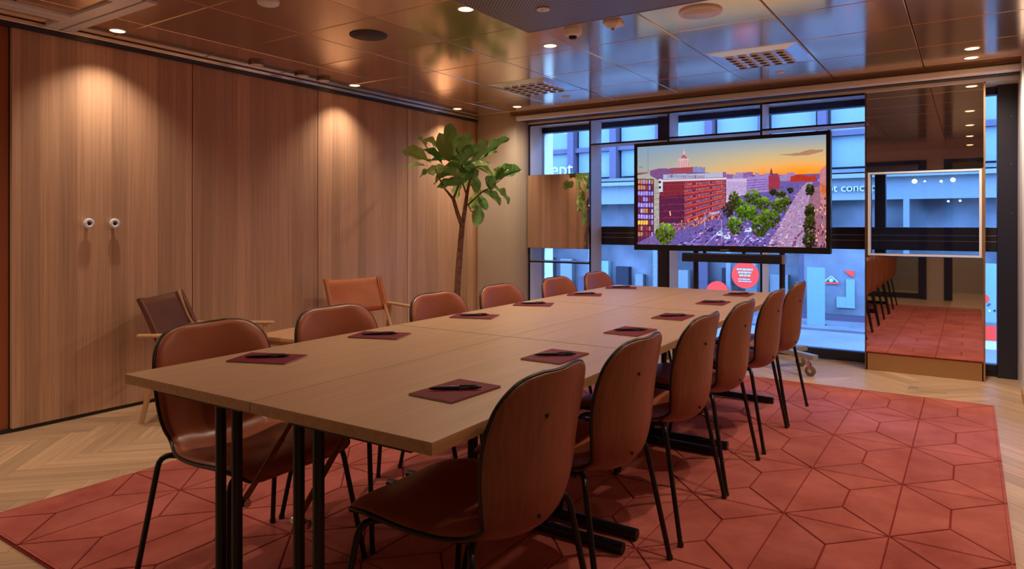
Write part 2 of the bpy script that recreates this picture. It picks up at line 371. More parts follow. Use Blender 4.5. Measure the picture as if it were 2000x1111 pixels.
# right wall, back wall ------------------------------------------------
struct(MB().box(XR, XR + .2, YB - .1, 5.80, -.05, ZC + .05).build('wall_right', 'veneer_side'))
struct(MB().box(XR - .012, XR + .2, 5.80, YG + .05, -.05, ZC + .05).build('trim_4', 'whitemetal', bevel=.006))
struct(MB().box(XR - .022, XR - .0005, YB, 5.72, 0, .07).build('baseboard_right', 'ash'))
wb = MB()
DX = [(-1.65, -.62), (-.27, .27)]
xs = XL - .2
for a, b_ in DX:
    wb.box(xs, a, YB - .12, YB, -.05, ZC + .05); wb.box(a, b_, YB - .12, YB, 2.13, ZC + .05); xs = b_
wb.box(xs, XR + .4, YB - .12, YB, -.05, ZC + .05)
struct(wb.build('wall_back', 'plaster'))
struct(MB().box(XL, -1.72, YB, YB + .015, 0, .08).build('baseboard_back', 'navy'))
for di, (a, b_) in enumerate(DX):
    d = sempty('door_%d' % (di + 1), (0, 0, 0))
    MB().box(a - .06, a + .05, YB - .05, YB + .03, 0, 2.16).build('door_jamb', 'navy', d)
    MB().box(b_ - .05, b_ + .06, YB - .05, YB + .03, 0, 2.16).build('door_jamb', 'navy', d)
    MB().box(a + .05, b_ - .05, YB - .05, YB + .03, 2.10, 2.16).build('door_head', 'navy', d)
    if di == 0:
        MB().box(a + .05, b_ - .05, YB - .04, YB - .03, .08, 2.10).build('pane', 'glass', d)
        MB().box(a + .05, b_ - .05, YB - .05, YB - .01, .0, .08).build('bottom_rail', 'navy', d)
    else:
        MB().box(b_ - .03, b_ + .0, YB - .62, YB - .055, .01, 2.10).build('door_leaf', 'veneer_side', d)
struct(MB().box(XL, XR + .4, YB - 1.6, YB - 1.5, -.05, ZC + .05).build('wall_corridor', 'plaster'))
struct(MB().box(XL, XR + .4, YB - 1.5, YB - .12, ZC, ZC + .05).build('ceiling_corridor', 'white'))
struct(MB().box(XL - .12, XL, YB - 1.6, YB - .12, -.05, ZC + .05).build('wall_corridor_left', 'plaster'))
struct(MB().box(XR + .4, XR + .52, YB - 1.6, YB + .05, -.05, ZC + .05).build('wall_corridor_right', 'plaster'))

# windows -----------------------------------------------------------
def window(nm, x0, x1):
    w = sempty(nm, (0, 0, 0))
    MB().box(x0, x1, YG - .03, YG + .06, 0, .085).build('bottom_rail', 'navy', w, bevel=.003)
    MB().box(x0, x1, YG - .03, YG + .06, 2.165, 2.223).build('top_rail', 'navy', w, bevel=.003)
    MB().box(x0, x1, YG - .06, YG + .06, .955, 1.142).build('transom', 'navy', w, bevel=.003)
    for zz in (1.03, 1.075): MB().box(x0, x1, YG - .064, YG - .058, zz, zz + .004).build('transom_groove', 'greymetal', w)
    MB().box(x0, x1, YG + .005, YG + .017, .085, .955).build('pane', 'glass', w)
    MB().box(x0, x1, YG + .005, YG + .017, 1.142, 2.165).build('pane', 'glass', w)
    return w
w1 = window('window_1', -3.95, -2.555); w2 = window('window_2', -2.41, -.62); w3 = window('window_3', -.62, .172)
MB().box(-2.555, -2.41, YG - .07, YG + .06, 0, 2.26).build('mullion', 'navy', w1, bevel=.003)
MB().box(-.66, -.58, YG - .04, YG + .06, 0, 2.26).build('mullion', 'navy', w2, bevel=.003)
jm = MB().box(.172, XR - .012, YG - .10, YG + .06, 0, 2.26).build('jamb', 'navy', w3, bevel=.004)
for zz in (1.25, 1.62, 1.98): MB().lathe([(.003, 0), (.003, .003)], (.26, YG - .1035, zz), 10, 'y').build('screw', 'greymetal', w3)
MB().box(-.61, .172, YG - .06, YG - .03, 0, .03).build('sill_bar', 'black', w3)

# deep lattice of fins and shelves standing in front of the windows
lat = thing('window_lattice', 'grey metal lattice of deep fins and shelves standing before the windows', 'partition', (0, 0, 0))
FX = [-3.895, -3.172, -2.349, -1.507, -.6945]
for i, x in enumerate(FX[:4]):
    MB().box(x - .006, x + .006, YF, YG - .075, 0.0, 2.222).build('fin', 'screen_white', lat)
    MB().box(x - .008, x + .008, YF - .010, YF, 0.0, 2.222).build('fin_edge', 'blackmetal', lat)
for i in range(4):
    a, b_ = FX[i] + .0085, FX[i + 1] - .0085
    z = (None, 1.965, 1.975, 1.985)[i]
    if z:
        MB().box(a, b_, YF, YG - .075, z - .006, z + .006).build('shelf', 'screen_white', lat)
        MB().box(a, b_, YF - .010, YF, z - .008, z + .008).build('shelf_edge', 'blackmetal', lat)
    MB().box(a, b_, YF - .010, YF, 2.205, 2.222).build('top_edge', 'blackmetal', lat)
a, b_ = FX[0] + .0085, FX[1] - .0085
MB().box(a, b_, YF, YG - .075, .765, .777).build('shelf', 'screen_white', lat); MB().box(a, b_, YF - .010, YF, .763, .779).build('shelf_edge', 'blackmetal', lat)
m1 = thing('wall_mirror', 'square mirror panel on the lattice beside the corner pier reflecting the fig tree', 'mirror', (-3.535, YF - .012, .915))
MB().box(-.368, .368, -.018, 0, 0, .768).build('backing', 'blackmetal', m1)
MB().box(-.366, .366, -.024, -.018, .002, .766).build('mirror_glass', 'mirror', m1)

# tall mirror unit on the right
mu = thing('mirror_unit', 'tall floor-standing mirror unit with open window frame in its middle and bronze plinth', 'mirror', (-.303, YF, 0))
hw = .389
MB().box(-hw, hw, 0, .02, 0, .135).build('plinth', 'brass', mu, bevel=.002)
MB().box(-hw, hw, .002, .02, .135, .915).build('lower_backing', 'blackmetal', mu)
MB().box(-hw + .002, hw - .002, -.004, .002, .136, .912).build('lower_mirror', 'mirror', mu)
MB().box(-hw, hw, .002, .02, 1.585, 2.222).build('upper_backing', 'blackmetal', mu)
MB().box(-hw + .002, hw - .002, -.004, .002, 1.588, 2.224).build('upper_mirror', 'mirror', mu)
for s in (-1, 1): MB().box(s * hw - .010, s * hw + .010, .0, .30, 0, 2.222).build('side_post', 'bronze' if s < 0 else 'brass', mu)
fr = MB().box(-hw + .012, -hw + .028, -.004, .10, .918, 1.580).build('frame_side', 'whitemetal', mu)
MB().box(hw - .028, hw - .012, -.004, .10, .918, 1.580).build('frame_side', 'whitemetal', mu)
MB().box(-hw + .028, hw - .028, -.004, .10, 1.566, 1.580).build('frame_top', 'whitemetal', mu)
MB().box(-hw + .028, hw - .028, -.004, .10, .918, .932).build('frame_bottom', 'whitemetal', mu)
MB().box(-hw + .028, hw - .028, .04, .046, .932, 1.566).build('frame_pane', 'glass', mu)

# floor socket
fs = thing('floor_socket', 'square floor socket lid set flush in the oak before the mirror unit', 'floor socket', (-.25, 5.62, .0008))
MB().box(-.11, .11, -.06, .06, -.002, .0012).build('lid', 'oak', fs)
MB().box(-.108, -.055, .0, .05, .0012, .0022).build('cable_flap', 'greymetal', fs)
for s in (-.112, .112): MB().box(s - .002, s + .002, -.06, .06, -.002, .002).build('lid_edge', 'greymetal', fs)

# ------------------------------------------------------------ rug
rg = thing('rug', 'large red rug carved with a star and hexagon line pattern under the table', 'rug', (0, 0, 0))
RX0, RX1, RY0, RY1 = -3.235, .130, 1.045, 5.335
MB().box(RX0, RX1, RY0, RY1, .0005, .008).build('backing', 'rug_base', rg)
pile = MB()
def clip(poly, x0, x1, y0, y1):
    def cut(pl, f):
        out = []
        for i in range(len(pl)):
            a, b_ = pl[i], pl[(i + 1) % len(pl)]; fa, fb = f(a), f(b_)
            if fa >= 0: out.append(a)
            if fa * fb < 0: t = fa / (fa - fb); out.append((a[0] + t * (b_[0] - a[0]), a[1] + t * (b_[1] - a[1])))
        return out
    for f in (lambda p: p[0] - x0, lambda p: x1 - p[0], lambda p: p[1] - y0, lambda p: y1 - p[1]):
        poly = cut(poly, f)
        if len(poly) < 3: return []
    return poly
def inset(poly, d):
    n = len(poly); out = []
    area = sum(poly[i][0] * poly[(i + 1) % n][1] - poly[(i + 1) % n][0] * poly[i][1] for i in range(n))
    if abs(area) < 1e-4: return []
    if area < 0: poly = poly[::-1]
    for i in range(n):
        p0, p1, p2 = Vector(poly[i - 1]), Vector(poly[i]), Vector(poly[(i + 1) % n])
        e1, e2 = (p1 - p0), (p2 - p1)
        if e1.length < 1e-5 or e2.length < 1e-5: continue
        e1.normalize(); e2.normalize()
        n1, n2 = Vector((-e1.y, e1.x)), Vector((-e2.y, e2.x)); k = 1 + n1.dot(n2)
        out.append(tuple(p1 + (n1 + n2) * (d / max(k, .35))))
    return out
sx, sy, o_ = .3722, .608, .198
for i in range(-10, 2):
    for j in range(-4, 6):
        x, y = .1235 + i * sx, 2.879 + j * sy
        hx = sx / 2
        cells = [[(x, y), (x, y + sy), (x - hx, y + sy - o_), (x - hx, y + o_)], [(x, y), (x + hx, y + o_), (x + hx, y + sy - o_), (x, y + sy)],
                 [(x, y), (x + sx, y), (x + hx, y + o_)], [(x, y), (x + hx, y - o_), (x + sx, y)]]
        for q, cpoly in enumerate(cells):
            cpoly = clip(cpoly, RX0 + .006, RX1 - .006, RY0 + .006, RY1 - .006)
            if len(cpoly) < 3: continue
            a = inset(cpoly, .0036); b_ = inset(cpoly, .0066)
            if len(a) < 3 or len(a) != len(b_): continue
            n = len(a)
            pile.add([(p[0], p[1], .007) for p in a] + [(p[0], p[1], .0108) for p in a] + [(p[0], p[1], .0128) for p in b_],
                     [(k, (k + 1) % n, n + (k + 1) % n, n + k) for k in range(n)] + [(n + k, n + (k + 1) % n, 2 * n + (k + 1) % n, 2 * n + k) for k in range(n)] + [tuple(range(2 * n, 3 * n))])
pile.build('pile', 'rug', rg)
ZR = .0128

# ------------------------------------------------------------ tables (2 x 3)
TR = R(1.0); TO = Vector((-2.105, 1.052, 0)); TW, TL, TH = .594, 1.19, .72
def tpos(u, v): return TO + Vector((u * math.cos(TR) - v * math.sin(TR), u * math.sin(TR) + v * math.cos(TR), 0))
def make_table():
    t = thing('folding_table', '', 'table')
    # local: x across (0..TW), y along (0..TL)
    top = MB().box(-TL / 2 + .0014, TL / 2 - .0014, -TW / 2 + .0014, TW / 2 - .0014, TH - .003, TH).build('tabletop', 'table_top', t, (TW / 2, TL / 2, 0), rot=(0, 0, R(90)))
    MB().box(-TL / 2 + .0014, TL / 2 - .0014, -TW / 2 + .0014, TW / 2 - .0014, TH - .028, TH - .003).build('edge_band', 'table_edge', t, (TW / 2, TL / 2, 0), rot=(0, 0, R(90)))
    for e, yy in enumerate((.062, TL - .062)):
        sg = 1 if e == 0 else -1
        LX = LX0 + (0 if e == 0 else (.075 if LX0 > .3 else -.06))
        lf = MB().box(.10, .50, yy - .02, yy + .02, TH - .05, TH - .0285).build('leg_frame', 'blackmetal', t)
        for k in (-1, 1):
            MB().cyl((LX + k * .036, yy, ZR + .045), (LX + k * .036, yy, TH - .05), .0145, 14).build('leg', 'blackmetal', lf)
        ft = MB().tube([(.015, yy, ZR + .026), (TW - .07, yy, ZR + .022)], .0205, 10).build('foot', 'blackmetal', t)
        MB().cyl((LX - .036, yy, ZR + .04), (LX + .036, yy, ZR + .04), .012, 10).build('leg_socket', 'blackmetal', t)
        for q in (.05, TW - .11): MB().cyl((q, yy, ZR), (q, yy, ZR + .012), .014, 10).build('glide', 'black', t)
        br = MB().tube([(LX + BX, yy + sg * .02, .41), (LX + BX, yy + sg * .15, .55)], .0085, 10).build('brace', 'copper', t)
        MB().tube([(LX + BX, yy + sg * .145, .545), (LX + BX, yy + sg * .27, TH - .03)], .0065, 10).build('brace_rod', 'copper', br)
        MB().cyl((LX + BX - .016, yy + sg * .022, .408), (LX + BX + (.016 if BX > 0 else .04), yy + sg * .022, .408), .012, 12).build('brace_joint', 'chrome', br)
    return t
M['copper'] = plain('copper', (0.30, 0.10, 0.05), 0.35, 0.4)
LX0 = .42; BX = .036
tabL = make_table()
LX0 = .148; BX = -.066
tabR = make_table()
rows = ['near', 'middle', 'far']
for c_, proto in enumerate((tabL, tabR)):
    for r_ in range(3):
        o = proto if r_ == 0 else copy_tree(proto)
        p = tpos(c_ * TW, r_ * (TL + .003)); o.location = p; o.rotation_euler = (0, 0, TR)
        o['group'] = 'folding tables pushed together'
        side = 'wood wall' if c_ == 0 else 'right-hand chairs'
        o['label'] = {'near': 'nearest oak-topped folding table on the side of the %s' % side, 'middle': 'middle oak-topped folding table of the row beside the %s' % side, 'far': 'farthest oak-topped folding table, towards the screen, beside the %s' % side}[rows[r_]]

# ------------------------------------------------------------ conference chairs
def crom(pts, n):
    pts = np.array(pts, float); m = len(pts); out = []
    for q in range(n):
        t = q / (n - 1) * (m - 1); i = min(int(t), m - 2); f = t - i
        p0, p1, p2, p3 = pts[max(i - 1, 0)], pts[i], pts[i + 1], pts[min(i + 2, m - 1)]
        out.append(.5 * (2 * p1 + (p2 - p0) * f + (2 * p0 - 5 * p1 + 4 * p2 - p3) * f * f + (3 * p1 - p0 - 3 * p2 + p3) * f ** 3))
    return np.array(out)
# y, z, halfwidth, cross curl
PROF = [(.232, .388, .135, .004), (.236, .400, .185, .006), (.222, .414, .212, .008), (.14, .422, .232, .012), (.03, .410, .234, .018), (-.08, .394, .218, .030), (-.165, .392, .192, .045),
        (-.226, .426, .188, .055), (-.249, .50, .208, .060), (-.254, .59, .222, .058), (-.260, .670, .223, .050), (-.268, .733, .208, .040), (-.274, .773, .178, .028), (-.278, .795, .134, .020), (-.280, .804, .068, .010)]
PS = crom(PROF, 52); NT = 15
tang = np.gradient(PS[:, :2], axis=0); tang /= np.linalg.norm(tang, axis=1)[:, None]
nrm = np.stack([tang[:, 1], -tang[:, 0]], 1)     # inner normal: up on the seat, forward on the back
def shell_pt(i, t, off, ws=1.0):
    y, z, w, c = PS[i]; ny, nz = nrm[i]
    q = off + c * t * t
    return (w * ws * t, y + ny * q, z + nz * q)
def sheet(off_in, off_out, ws=1.0, i0=0, i1=None, dome=0.0):
    idx = list(range(i0, (i1 or len(PS))))
    b = MB(); ts = [-1 + 2 * k / (NT - 1) for k in range(NT)]; n = len(idx)
    def sfc(o, dm):
        v = []
        for a, i in enumerate(idx):
            e = min(1, min(a, n - 1 - a) / 4.0)
            for t in ts:
                g = (1 - abs(t) ** 6) * (1 - (1 - e) ** 2)
                v.append(shell_pt(i, t, o + dm * g, ws))
        return v
    vi, vo = sfc(off_in, dome), sfc(off_out, 0)
    f = []
    for a in range(n - 1):
        for k in range(NT - 1):
            p = a * NT + k; f.append((p, p + 1, p + NT + 1, p + NT))
    m = n * NT
    f2 = [tuple(m + q for q in reversed(x)) for x in f]
    loop = [k for k in range(NT)] + [a * NT + NT - 1 for a in range(1, n)] + [(n - 1) * NT + k for k in range(NT - 2, -1, -1)] + [a * NT for a in range(n - 2, 0, -1)]
    rim = [(loop[k], loop[(k + 1) % len(loop)], m + loop[(k + 1) % len(loop)], m + loop[k]) for k in range(len(loop))]
    b.add(vi + vo, f + f2 + [tuple(reversed(x)) for x in rim], True)
    return b, [vi[k] for k in loop]
def make_chair():
    t = thing('conference_chair', '', 'chair', (0, 0, 0))
    sb, _ = sheet(0, -.010); sh = sb.build('shell', 'shell', t)
    _, lp = sheet(-.003, -.010, 1.004)
    pb, _ = sheet(.004, .0005, .982, 1, 51, .016); pb.build('upholstery', 'leather', t)
    lp2 = [lp[0]]
    for p in lp[1:]:
        if (Vector(p) - Vector(lp2[-1])).length > .008: lp2.append(p)
    MB().tube(lp2, .0050, 8, closed=True).build('edge_band', 'black', t)
    for zz, i in ((.70, 38), (.47, 27)):
        p = shell_pt(i, -.22, -.012); MB().lathe([(.0055, -.003), (.0055, .002)], p, 10, 'y').build('screw', 'black', sh)
    fr = MB().box(-.11, .11, -.09, .12, .362, .374).build('seat_frame', 'blackmetal', t)
    for sx_ in (-1, 1):
        for yf, path in ((1, [(.06, .09, .370), (.215, .185, .398), (.262, .25, .006)]), (-1, [(.06, -.07, .364), (.222, -.175, .415), (.262, -.25, .006)])):
            pts = [(sx_ * x, y, z) for x, y, z in path]
            lg = MB().tube(fillet(pts, .045), .0092, 10).build('leg', 'blackmetal', t)
            MB().lathe([(.011, 0), (.011, .012), (.0095, .016)], (pts[-1][0], pts[-1][1], 0), 10).build('glide', 'black', lg)
    return t
ch0 = make_chair()
order = ['first', 'second', 'third', 'fourth', 'fifth', 'sixth']
RYs = [1.450, 1.998, 2.63, 3.185, 3.815, 4.38]; LYs = [1.42, 1.985, 2.655, 3.215, 3.87, 4.44]
first = True
for side, ys in (('R', RYs), ('L', LYs)):
    for k, y in enumerate(ys):
        o = ch0 if first else copy_tree(ch0); first = False
        o.location = (-1.111 if side == 'R' else -1.995, y, ZR + .0005)
        o.rotation_euler = (0, 0, R(90 if side == 'R' else -90) + R(random.uniform(-.6, .6)))
        where = 'nearest the camera' if k == 0 else ('nearest the screen' if k == 5 else '%s from the near end' % order[k])
        o['label'] = ('brown leather shell chair in the right-hand row, %s' % where) if side == 'R' else ('brown leather shell chair on the wood-wall side, %s' % where)
        o['group'] = 'shell chairs around the table'

# ------------------------------------------------------------ notepads and pens
PLs = [(-1.941, 1.434), (-1.966, 1.98), (-1.991, 2.644), (-2.015, 3.22), (-2.022, 3.84), (-2.028, 4.395)]
PRs = [(-1.147, 1.439), (-1.163, 1.998), (-1.173, 2.637), (-1.186, 3.162), (-1.208, 3.85), (-1.213, 4.383)]
def make_pad():
    t = thing('notepad', '', 'notepad')
    MB().box(-.074, .074, -.105, .105, 0, .0008).build('back_cover', 'pad', t)
    MB().box(-.072, .072, -.104, .104, .0008, .0036).build('pages', 'paper', t)
    MB().box(-.074, .074, -.105, .105, .0036, .0046).build('cover', 'pad', t)
    return t
def make_pen():
    t = thing('pen', '', 'pen')
    b = MB().lathe([(.002, -.068), (.0042, -.058), (.0052, -.03), (.0052, .045), (.0046, .06), (.003, .066)], (0, 0, .0055), 14, 'x').build('barrel', 'black', t)
    MB().lathe([(.0009, -.072), (.0020, -.066)], (0, 0, .0055), 10, 'x').build('tip', 'chrome', t)
    MB().box(.012, .060, -.0016, .0016, .0112, .0125).build('clip', 'blackmetal', t)
    MB().lathe([(.0026, .064), (.0026, .072)], (0, 0, .0055), 10, 'x').build('push_button', 'black', t)
    for k in range(5): MB().box(.014 + k * .005, .017 + k * .005, -.0053, -.0050, .0045, .0068).build('lettering', 'greymetal', b)
    return t
pd0, pn0 = make_pad(), make_pen(); first = True
for side, pts in (('L', PLs), ('R', PRs)):
    for k, (x, y) in enumerate(pts):
        pad = pd0 if first else copy_tree(pd0); pen = pn0 if first else copy_tree(pn0); first = False
        rz = R(-72 + random.uniform(-4, 4)) if side == 'L' else R(random.uniform(-2, 4))
        if side == 'L': rz = R(110 + random.uniform(-3, 3))
        pad.location = (x, y, TH + .0004); pad.rotation_euler = (0, 0, rz)
        pen.location = (x + .0, y - .005, TH + .0053); pen.rotation_euler = (0, 0, R(43 + random.uniform(-4, 4)))
        sd = 'wood-wall side' if side == 'L' else 'right-hand side'
        where = 'nearest the camera' if k == 0 else ('nearest the screen' if k == 5 else '%s from the near end' % order[k])
        pad['label'] = 'burgundy notepad on the %s of the table, %s' % (sd, where); pad['group'] = 'burgundy notepads on the table'
        pen['label'] = 'black pen on the %s notepad that is %s' % (sd, where); pen['group'] = 'black pens on the notepads'

# ------------------------------------------------------------ safari armchairs, side table
def safari(loc, rz, label, mat):
    t = thing('safari_armchair', label, 'armchair', loc, rz, 'leather safari armchairs by the wood wall')
    W, D = .27, .24
    for s in (-1, 1):
        MB().tube([(s * W, D, 0), (s * W, D, .30), (s * (W - .002), D - .01, .50)], [.014, .018, .014], 12).build('front_leg', 'ash', t)
        MB().tube([(s * W, -D - .06, 0), (s * W, -D + .0, .24), (s * W, -D + .04, .46), (s * W, -D + .05, .515)], [.014, .018, .015, .012], 12).build('rear_leg', 'ash', t)
        MB().tube([(s * W, -D - .06, .285), (s * W, D + .035, .305)], [.016, .016], 12).build('side_rail', 'ash', t)
        MB().box(s * W - .022, s * W + .022, -D - .08, D + .05, .505, .525).build('armrest', 'ash', t, bevel=.008)
        MB().tube([(s * (W - .035), -D + .12, .33), (s * (W - .035), -D - .02, .57), (s * (W - .035), -D - .085, .735)], .013, 12).build('back_post', 'ash', t)
    MB().tube([(-W, D - .0, .275), (W, D, .275)], .014, 12).build('front_rail', 'ash', t)
    MB().tube([(-W, -D, .27), (W, -D, .27)], .014, 12).build('rear_rail', 'ash', t)
    # slung leather back and seat
    n = 10; b = MB(); v = []
    def bk(s, q, off):
        y = -D + .02 - q * .115; z = .465 + q * .262 - .010 * (1 - s * s)
        return (s * (W - .018), y - .03 * (1 - s * s) + off, z)
    grid = [[bk(-1 + 2 * i / n, k / 6, .0) for i in range(n + 1)] for k in range(7)]
    for off in (.006, -.002):
        for k in range(7):
            for i in range(n + 1): p = grid[k][i]; v.append((p[0], p[1] + off, p[2]))
    f = []; m = 7 * (n + 1)
    for k in range(6):
        for i in range(n):
            p = k * (n + 1) + i; f += [(p, p + 1, p + n + 2, p + n + 1), (m + p + n + 1, m + p + n + 2, m + p + 1, m + p)]
    lp = [i for i in range(n + 1)] + [k * (n + 1) + n for k in range(1, 7)] + [6 * (n + 1) + i for i in range(n - 1, -1, -1)] + [k * (n + 1) for k in range(5, 0, -1)]
    f += [(lp[(k + 1) % len(lp)], lp[k], m + lp[k], m + lp[(k + 1) % len(lp)]) for k in range(len(lp))]
    bs = b.add(v, f, True).build('back_sling', mat, t)
    for s in (-1, 1):
        MB().tube([(s * (W - .026), -D + .04, .455), (s * (W - .026), -D - .02, .60), (s * (W - .026), -D - .084, .730)], .019, 12).build('back_sleeve', mat, bs)
    v = []
    for off in (0, -.006):
        for k in range(7):
            for i in range(n + 1):
                s = -1 + 2 * i / n; v.append((s * W, -D + .02 + k / 6 * (2 * D - .04), .312 - .035 * (1 - s * s) + off))
    f = []
    for k in range(6):
        for i in range(n):
            p = k * (n + 1) + i; f += [(p, p + 1, p + n + 2, p + n + 1), (m + p + n + 1, m + p + n + 2, m + p + 1, m + p)]
    f += [(lp[(k + 1) % len(lp)], lp[k], m + lp[k], m + lp[(k + 1) % len(lp)]) for k in range(len(lp))]
    MB().add(v, f, True).build('seat_sling', mat, t)
    return t
safari((-3.93, 2.50, 0), R(34 - 90), 'dark brown leather safari armchair by the wood wall under the two round pegs', 'darkleather')
safari((-3.86, 3.82, 0), R(-14 - 90), 'tan leather safari armchair by the wood wall next to the fig tree', 'saddle')
st = thing('side_table', 'low square oak side table between the two safari armchairs', 'side table', (-3.86, 3.13, 0), R(8))
MB().box(-.24, .24, -.22, .22, .385, .41).build('tabletop', 'ash', st, bevel=.004)
for a in (-1, 1):
    for b_ in (-1, 1): MB().tube([(a * .20, b_ * .18, 0), (a * .19, b_ * .17, .385)], [.011, .016], 12).build('leg', 'ash', st)
MB().box(-.18, .18, -.16, .16, .345, .385).build('apron', 'ash', st)

# wall knobs
for k, y in enumerate((2.001, 2.150)):
    o = MB().lathe([(.010, 0), (.010, .022), (.030, .024), (.032, .030), (.030, .040), (.014, .041), (.012, .034)], (XL, y, 1.172), 24, 'x').build('coat_peg', 'white')
    tag(o, 'round white coat peg on the wood wall, %s of the pair' % ('left' if k == 0 else 'right'), 'coat peg', 'round white pegs on the wood wall')
    MB().lathe([(.0115, .033), (.0115, .036)], (XL, y, 1.172), 16, 'x').build('peg_centre', 'black', o)

# ------------------------------------------------------------ fiddle leaf fig
CH, SH = math.cos(math.atan(894 / 1333.)), math.sin(math.atan(894 / 1333.))
def ray(u, v, d): r = (u - 1000) / 1333.; return Vector((d * (r * CH - SH), d * (r * SH + CH), 1.17 + (437 - v) / 1333. * d))
fig = thing('fig_tree', 'tall fiddle-leaf fig tree in a dark pot by the corner pier', 'plant', (-3.85, 4.87, 0))
base = Vector((-3.85, 4.87, 0))
MB().lathe([(.13, 0), (.15, .02), (.18, .34), (.17, .35), (.165, .31), (.01, .30)], (0, 0, 0), 28).build('pot', 'pot', fig)
MB().lathe([(.16, .29), (.15, .31), (.01, .315)], (0, 0, 0), 20).build('soil', 'soil', fig)
Z0 = lambda *p: Vector(p) - base
pA = [base + Vector((0, 0, .29)), ray(893, 575, 6.20), ray(896, 520, 6.20), ray(900, 470, 6.20), ray(903, 440, 6.19)]
tk = MB().tube([p - base for p in pA], [.034, .030, .029, .026, .025], 12).build('trunk', 'bark', fig)
def branch(pts, rs): return MB().tube([ray(*p) - base for p in pts], rs, 9).build('branch', 'bark', tk)
branch([(903, 442, 6.19), (893, 415, 6.16), (885, 386, 6.11)], [.021, .018, .016])
branch([(903, 442, 6.19), (908, 410, 6.21), (912, 380, 6.21), (918, 350, 6.16), (935, 333, 6.11)], [.022, .019, .016, .010, .006])
branch([(885, 388, 6.11), (870, 370, 6.01), (860, 352, 5.91), (850, 330, 5.81)], [.013, .009, .007, .005])
branch([(885, 390, 6.11), (900, 350, 6.11), (905, 315, 6.06), (890, 290, 6.01)], [.012, .008, .006, .004])
branch([(912, 382, 6.21), (903, 355, 6.11), (897, 330, 6.01)], [.010, .007, .005])
branch([(914, 400, 6.21), (940, 376, 6.11), (957, 367, 6.01), (985, 345, 5.91)], [.009, .007, .005, .003])
branch([(912, 395, 6.21), (920, 412, 6.11), (932, 418, 6.06)], [.007, .005, .004])
def leaf_mesh(k):
    rnd = random.Random(k); nl, nw = 12, 6; v = []; f = []
    cup, bend, rip = rnd.uniform(.2, .5), rnd.uniform(-.1, .6), rnd.uniform(.008, .02)
    for i in range(nl + 1):
        t = i / nl
        w = .5 * (math.sin(math.pi * min(1, t ** .75)) ** .7) * (0.42 + .75 * t) * .62 if 0 < t < 1 else .012
        for j in range(-nw, nw + 1):
            s = j / nw; x = s * w * .30 * 1.08
            v.append((x, t * .30 * math.cos(bend * t), abs(x) * cup * 1.6 - bend * .22 * t * t * .5 + rip * math.sin(t * 16 + (3 if s > 0 else 0)) * abs(s) ** 1.5))
    q = 2 * nw + 1
    for i in range(nl):
        for j in range(2 * nw): p = i * q + j; f.append((p, p + 1, p + q + 1, p + q))
    b = MB().add(v, f, True)
    b.tube([(0, -.035, .004), (0, 0, .001), (0, .16, .0005)], [.0035, .003, .0012], 6)
    return b.mesh('leaf', 'leaf')
LM = [leaf_mesh(k) for k in range(5)]
# leaf centre in the crown (u, v), heading angle in the view plane (deg, 0 = right, 90 = up), size, tilt of the blade to the viewer
LV = [(807, 301, 155, 1.0, .3), (843, 277, 140, .95, .6), (878, 257, 75, .75, .4), (864, 311, 175, 1.15, .75), (868, 287, 110, .95, .2), (889, 282, 80, .9, .2), (908, 277, 65, .95, .7),
      (922, 298, 50, 1.0, .3), (970, 285, 40, 1.05, .5), (949, 307, 20, .9, .8), (995, 337, 25, 1.05, .3), (976, 337, 55, .85, .5), (957, 354, 95, .65, .4), (938, 321, 10, .85, .7), (927, 313, 30, .8, .8),
      (877, 341, 170, .95, .5), (851, 332, 190, .7, .3), (881, 329, 160, .95, .6), (905, 345, 215, .9, .3), (877, 360, 195, .8, .4), (895, 372, 250, .7, .3), (836, 334, 195, .85, .7), (809, 323, 180, .6, .8),
      (928, 391, 240, .7, .3), (943, 396, 300, .55, .3), (963, 386, 330, .8, .6), (982, 378, 325, .95, .7), (932, 424, 270, .80, .1), (929, 360, 280, .6, .5), (918, 350, 250, .6, .5),
      (845, 302, 135, .8, .6), (825, 275, 120, .6, .7), (900, 305, 100, .9, .4), (940, 290, 70, .8, .5), (915, 330, 320, .8, .6), (895, 318, 90, .8, .7), (858, 348, 205, .7, .6), (950, 335, 340, .75, .7)]
fwd = Vector((-SH, CH, 0)); rgt = Vector((CH, SH, 0)); up = Vector((0, 0, 1)); rnd = random.Random(5)
for k, (u, v, ang, sz, tilt) in enumerate(LV):
    r = (u - 1000) / 1333.; dmax = 4.24 / (SH - r * CH)
    d = min(6.20 + rnd.uniform(-.28, .18), dmax)
    c = ray(u, v, d); a = R(ang)
    ax = (rgt * math.cos(a) + up * math.sin(a) + fwd * rnd.uniform(-.35, .2)).normalized()
    nz = (-fwd * (1 - tilt) + up * (tilt + .15) + rgt * rnd.uniform(-.35, .35))
    nz = (nz - ax * nz.dot(ax)).normalized(); xx = ax.cross(nz)
    mt = Matrix((xx, ax, nz)).transposed().to_4x4() @ Matrix.Scale(sz * .97, 4)
    mt.translation = c - base - ax * .15 * sz
    o = link('leaf', LM[k % 5], fig); o.matrix_local = mt

